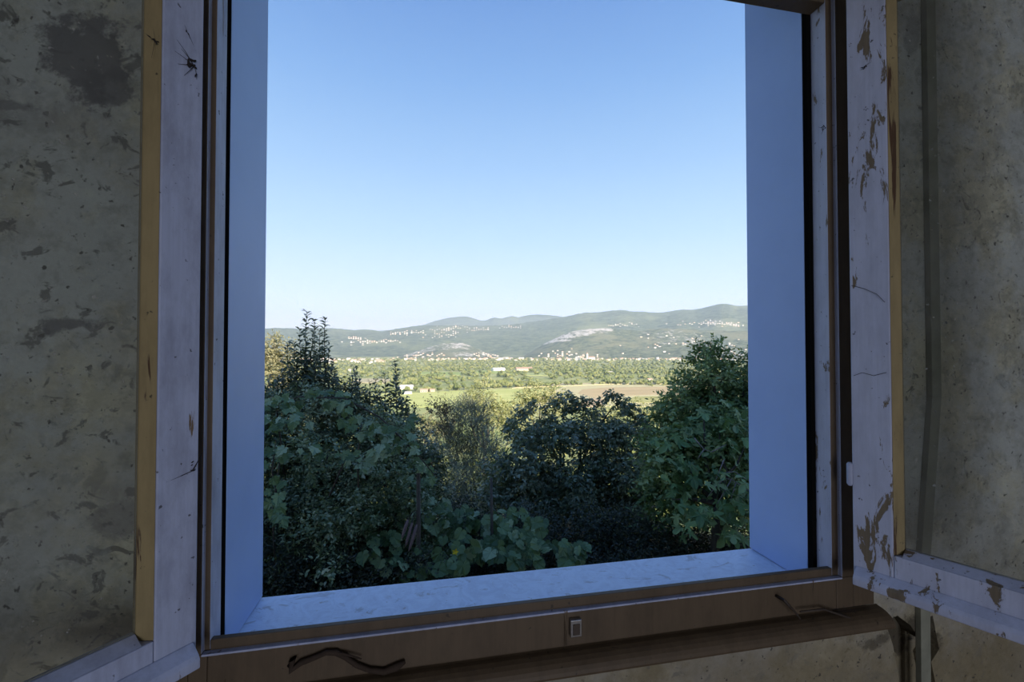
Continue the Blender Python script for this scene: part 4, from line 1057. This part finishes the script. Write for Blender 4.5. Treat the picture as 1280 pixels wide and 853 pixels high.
sunny_tree('small sunlit tree between the dark tree and the tall right tree', [blob(*a) for a in ((795, 506, 30, 8), (804, 514, 30, 9), (788, 516, 30, 8), (815, 512, 30, 8), (808, 526, 30, 11), (824, 522, 30, 9))], at(805, 600, 30), 'sunny', .18, 120, 109)
sunny_tree('sunlit straw bush right of the lower spiky shrub, at the meadow edge', [blob(*a) for a in ((536, 530, 25, 9), (528, 524, 25, 7), (546, 540, 25, 11), (534, 548, 25, 12), (520, 545, 25, 10), (562, 540, 25, 12), (556, 526, 25, 8))], at(540, 600, 25), 'straw', .15, 120, 111)

for k_, (px, py, d, lab) in enumerate(((250, 450, 26, 'straw-green sunlit tree left of the jamb, beyond the hedge'), (150, 470, 30, 'wide sunlit tree far left, beyond the end of the hedge'), (1030, 450, 24, 'sunlit tree hidden by the right jamb from straight ahead'))):
    sunny_tree(lab, [blob(px + a, py + b_, d, c_) for a, b_, c_ in ((0, 0, 20), (-24, 18, 20), (22, 16, 20), (-8, 34, 24), (16, 44, 22), (-20, 60, 22))], at(px, 590, d), 'sunny', .24, 45, 120 + k_)

# ------------------------------------------------------------------ trees and houses of the valley
def ico_blob(r, c0, rad, sub=2):
    bm = bmesh.new(); bmesh.ops.create_icosphere(bm, subdivisions=sub, radius=1.0)
    vs_ = []
    for p in bm.verts:
        d = p.co.normalized(); k_ = 1 + 0.34 * (r.random() - .5)
        vs_.append(Vector((d.x * rad[0] * k_ + c0[0], d.y * rad[1] * k_ + c0[1], d.z * rad[2] * k_ + c0[2])))
    fs = [tuple(q.index for q in f.verts) for f in bm.faces]
    bm.free(); return vs_, fs
def tree_crown_mat(name, cols):
    m, nt, N, L, b = new_mat(name)
    t = N.new('ShaderNodeObjectInfo').outputs['Random']
    n = noise(nt, coords(nt), 0.12, 5, 0.7)
    f_ = math_n(nt, 'ADD', math_n(nt, 'MULTIPLY', t, .45), math_n(nt, 'MULTIPLY', n, .55))
    k_ = len(cols) - 1
    L.new(ramp(nt, f_, [(.2 + .6 * i / k_, c) for i, c in enumerate(cols)]), b.inputs['Base Color'])
    b.inputs['Roughness'].default_value = 1.0; b.inputs['Specular IOR Level'].default_value = 0.0
    bump(nt, b, noise(nt, coords(nt), 0.5, 4, .8), 1.0, 2.5)
    return m
M['crown'] = tree_crown_mat('valley tree', [(0.13, 0.165, 0.065), (0.24, 0.27, 0.105), (0.36, 0.36, 0.15)])
TREES = []
for k_ in range(5):
    r = random.Random(200 + k_); m_ = MB()
    m_.tube([(0, 0, -.05), (0, 0, .35)], [.04, .03], 5, 1)
    for j in range(5):
        a = r.uniform(0, 6.28); q_ = .22 if j else 0
        vs_, fs = ico_blob(r, (cos(a) * q_, sin(a) * q_, r.uniform(.35, .72) if j else .55), (r.uniform(.2, .3), r.uniform(.2, .3), r.uniform(.2, .34)), 1 if j else 2)
        m_.add(vs_, fs, 0)
    o = m_.build('valley_tree', [M['crown'], M['bark']]); TREES.append(o.data); bpy.data.objects.remove(o)
field_px = [(f[1]) for f in FIELDS]
def in_field(px, py):
    a, b_ = np.array([px]), np.array([py])
    return any(inside(a, b_, p)[0] for p in field_px)
r = random.Random(77); spots = []
def put_tree(p, hgt): spots.append((p, hgt))
tries = 0
while len(spots) < 8200 and tries < 90000:
    tries += 1
    px = r.uniform(-60, 1200); d = 700 * (3450 / 700) ** (r.random() ** .8)
    py = 436 + 80 / d * F
    if py > 484 or in_field(px, py) or in_field(px, py - 4): continue
    p = on_z(px, py, PZ)
    dens = fbm(np.array([p.x / 260.0 + 40]), np.array([p.y / 90.0 + 40]), 5, 3)[0]
    if dens < .42 and r.random() < .85: continue
    put_tree(p, r.uniform(7, 15) * (1.15 if d > 2000 else 1))
for x0, y0, x1, y1, n, hh in ((640, 484.5, 720, 480.5, 34, 9), (740, 480.5, 880, 480.5, 46, 10), (500, 490, 560, 489, 18, 9), (560, 488.5, 640, 485, 26, 10), (590, 486, 700, 483, 30, 11), (440, 491, 500, 491.5, 20, 9), (810, 483, 900, 482, 16, 8)):
    for i in range(n):
        t_ = r.random(); put_tree(on_z(x0 + (x1 - x0) * t_, y0 + (y1 - y0) * t_ + r.uniform(-1, .6), PZ), hh * r.uniform(.6, 1.3))
for _ in range(520):     # wooded foot of the slope
    px = r.uniform(-150, 1250); d = r.uniform(60, 480); q_ = at(px, 500, d); q_.z = ground_z(q_.x, q_.y)
    hmax = max(2.0, (EYE - 66 / F * d * .99) - q_.z)
    put_tree(q_, min(r.uniform(5, 10), hmax))
spots.sort(key=lambda s: -s[1] / (s[0] - Vector((0, 0, EYE))).length)
seen = [q_ for q_ in spots if 335 < to_px(q_[0])[0] < 932 and to_px(q_[0])[1] < 512]
near = seen[:280]; ids = set(id(q_) for q_ in near); rest = [q_ for q_ in spots if id(q_) not in ids]
for p, hgt in near:
    o = bpy.data.objects.new('valley_tree', r.choice(TREES)); COL.objects.link(o)
    o.location = p; o.rotation_euler = (0, 0, r.uniform(0, 6.28)); o.scale = (hgt * r.uniform(.9, 1.3), hgt * r.uniform(.9, 1.3), hgt)
    tag(o, 'small round sunlit tree standing in the green belts of the valley floor', 'tree', 'trees of the valley floor')
m_ = []; fs_ = []; nb = 0
low = []
for k_ in range(4):
    q_ = random.Random(300 + k_); vv, ff = [], []
    for j in range(3):
        a = q_.uniform(0, 6.28)
        v1, f1 = ico_blob(q_, (cos(a) * .2, sin(a) * .2, q_.uniform(.35, .65)), (q_.uniform(.25, .36), q_.uniform(.25, .36), q_.uniform(.25, .38)), 1)
        ff += [tuple(i + len(vv) for i in f) for f in f1]; vv += [tuple(x) for x in v1]
    low.append((np.array(vv), np.array(ff)))
tint = []
for p, hgt in rest:
    vv, ff = r.choice(low); a = r.uniform(0, 6.28); s_ = np.array([[cos(a), -sin(a), 0], [sin(a), cos(a), 0], [0, 0, 1]])
    m_.append((vv @ s_.T) * np.array([hgt * 1.15, hgt * 1.15, hgt]) + np.array(p)); fs_.append(ff + nb); nb += len(vv); tint += [r.random()] * len(vv)
tree_mass = Foliage(); tree_mass.v, tree_mass.t, tree_mass.c = m_, fs_, [np.array(tint)]
mm, nt, N, L, b = new_mat('distant trees')
a = N.new('ShaderNodeAttribute'); a.attribute_name = 'tint'
f_ = math_n(nt, 'ADD', math_n(nt, 'MULTIPLY', a.outputs['Fac'], .55), math_n(nt, 'MULTIPLY', noise(nt, coords(nt), .06, 5, .7), .45))
L.new(ramp(nt, f_, [(.15, (0.12, 0.155, 0.06)), (.5, (0.22, 0.25, 0.095)), (.85, (0.34, 0.345, 0.14))]), b.inputs['Base Color'])
b.inputs['Roughness'].default_value = 1.0; b.inputs['Specular IOR Level'].default_value = 0
bump(nt, b, noise(nt, coords(nt), 0.4, 4, .8), 1.0, 2.5)
tag(tree_mass.build('distant_trees', mm), 'countless sunlit trees of the belts across the valley floor', 'trees', None, 'stuff')

HW = [flat_mat('house wall %d' % i, c, .9, .1, .1, .3) for i, c in enumerate(((0.78, 0.74, 0.66), (0.70, 0.58, 0.44), (0.80, 0.78, 0.74)))]
HR = [flat_mat('house roof %d' % i, c, .9, .1, .2, .3) for i, c in enumerate(((0.50, 0.33, 0.25), (0.55, 0.52, 0.48), (0.54, 0.36, 0.27)))]
HWIN = flat_mat('house window', (0.05, 0.06, 0.08), .2, .5, .1, 1)
def house_parts(L0, W0, H0, R0_):
    wv = MB().box((-L0 / 2, -W0 / 2, 0), (L0 / 2, W0 / 2, H0))
    e_ = 0.5
    rv = MB().prism([(-W0 / 2 - e_, H0), (W0 / 2 + e_, H0), (0, H0 + R0_)], -L0 / 2 - e_, L0 / 2 + e_, lambda u, v, s: (s, u, v))
    return wv, rv
def house(name, label, px, py, Ld, W0, H0, R0_, rot, wm, rm, cat='house', windows=3):
    p = on_z(px, py, PZ); p.z = PZ
    root = empty(name, p); root.rotation_euler = (0, 0, rot); tag(root, label, cat)
    wv, rv = house_parts(Ld, W0, H0, R0_)
    for mb_, nm, mt in ((wv, 'wall', wm), (rv, 'roof', rm)):
        o = mb_.build(nm, mt); o.parent = root
    for k_ in range(windows):
        x = -Ld / 2 + (k_ + .5) * Ld / windows
        o = MB().box((x - .8, -W0 / 2 - .06, H0 * .35), (x + .8, -W0 / 2 + .02, H0 * .75)).build('window', HWIN); o.parent = root
house('farm_shed', 'long grey-roofed farm building at the left edge of the meadow', 508, 486.5, 26, 14, 5, 3.5, .15, HW[0], HR[1], 'shed', 4)
house('farmhouse', 'low white farmhouse in front of the grey shed at the meadow', 510, 493, 13, 7, 3, 2, .1, HW[2], HR[1])
house('farmhouse', 'reddish-roofed farmhouse on the near edge of the trees, left meadow', 530, 490.5, 13, 8, 3.5, 2.6, -.1, HW[1], HR[2])
house('farmhouse', 'small pinkish house right of the reddish farmhouse by the meadow', 540, 490, 9, 7, 3.5, 2.2, .3, HW[1], HR[0])
house('warehouse', 'white warehouse in the far green fields, left of the long brown shed', 623, 464, 44, 22, 8, 4, .2, HW[2], HW[2], 'warehouse', 5)
house('warehouse', 'long brown-roofed shed in the far green fields', 655, 463.4, 62, 20, 7, 5, .1, HW[1], HR[0], 'warehouse', 6)
house('villa', 'white house alone among the trees left of the fields', 440, 466, 24, 14, 8, 4, .2, HW[2], HR[1])
house('villa', 'white house half hidden by trees at the right field edge', 812, 477, 12, 9, 5, 2.5, .0, HW[2], HR[2])
house('villa', 'low pale house behind the long straw strip of the ploughed field', 762, 468, 22, 10, 6, 3, .2, HW[0], HR[1])
# church of the far town
p = on_z(739, 451.5, PZ); ch = empty('church', Vector((p.x, p.y, PZ))); tag(ch, 'pale church with square bell tower, tallest in the far town', 'church')
for nm, mb_, mt in (('nave', MB().box((-22, -12, 0), (22, 12, 22)), HW[2]), ('roof', MB().prism([(-13, 22), (13, 22), (0, 30)], -23, 23, lambda u, v, s: (s, u, v)), HR[0]), ('bell_tower', MB().box((-32, -5, 0), (-22.5, 5, 46)), HW[2]), ('spire', MB().add([(-32.5, -5.5, 46), (-22, -5.5, 46), (-22, 5.5, 46), (-32.5, 5.5, 46), (-27.2, 0, 58)], [(0, 1, 2, 3), (0, 1, 4), (1, 2, 4), (2, 3, 4), (3, 0, 4)]), HR[0])):
    o = mb_.build(nm, mt); o.parent = ch
HM = []
for i, (a, b_, c_, d) in enumerate(((16, 11, 7, 3.5), (24, 12, 9, 4), (14, 12, 11, 3.5), (34, 16, 9, 3))):
    for wm, rm in ((0, 0), (2, 1), (1, 2)):
        wv, rv = house_parts(a, b_, c_, d); wv.f, nw = wv.f, len(wv.v)
        wv.add(rv.v, rv.f, 1)
        o = wv.build('house', [HW[wm], HR[rm]]); HM.append(o.data); bpy.data.objects.remove(o)
r = random.Random(9)
def town(n, x0, x1, y0, y1, label, group):
    for _ in range(n):
        o = bpy.data.objects.new('house', r.choice(HM)); COL.objects.link(o)
        p = on_z(r.uniform(x0, x1), r.uniform(y0, y1), PZ); o.location = (p.x, p.y, PZ); o.rotation_euler = (0, 0, r.uniform(-.5, .5))
        s_ = r.uniform(.65, 1.2); o.scale = (s_, s_, s_ * r.uniform(.9, 1.3))
        tag(o, label, 'house', group)
town(90, 335, 480, 450.0, 455, 'tiny pale house of the dense town quarter at the foot of the left hills', 'houses of the left town quarter')
town(170, 480, 940, 449.3, 451.2, 'tiny white house in the long town line below the quarry hills', 'houses of the long town line')
def village(label, spots, R, n):
    m_ = MB()
    for _ in range(n):
        px, py, dx, dy = r.choice(spots)
        p = ridge_point(R, px + r.gauss(0, dx), py + r.gauss(0, dy))
        if p is None: continue
        wv, rv = house_parts(r.uniform(9, 20), r.uniform(8, 11), r.uniform(5, 8), 3)
        a = r.uniform(-.5, .5)
        f_ = lambda q_: (p.x + q_[0] * cos(a) - q_[1] * sin(a), p.y + q_[0] * sin(a) + q_[1] * cos(a), p.z + q_[2] - 1)
        wv.v = [f_(q_) for q_ in wv.v]; k_ = r.randint(0, 2)
        m_.add(wv.v, wv.f, k_); m_.add([f_(q_) for q_ in rv.v], rv.f, 3 + r.randint(0, 2))
    tag(m_.build('hillside_village', HW + HR), label, 'village', None, 'stuff')
village('scattered white houses of the village high on the left hills', [(495, 417, 10, 1.2), (530, 416, 12, 1.5), (452, 428, 10, 1.2), (480, 427, 8, 1), (445, 423, 5, 1)], R_MID, 150)
village('scattered houses on the slopes below the far peaks', [(575, 409, 14, 1.5), (600, 412, 10, 1.2), (640, 409, 8, 1), (555, 412, 8, 1), (560, 418, 12, 2)], R_MID, 120)
village('scattered houses high on the right hillside near the jamb', [(890, 403, 6, 2), (905, 405, 10, 1.5), (860, 405, 14, 2), (780, 407, 10, 1.5), (925, 407, 6, 1)], R_MID, 90)
village('pale houses climbing the foot of the quarry hills', [(520, 444, 20, 2), (610, 444, 16, 1.5), (700, 444, 20, 3), (840, 430, 30, 8), (900, 436, 20, 5)], R_FR, 140)
bpy.context.view_layer.update()
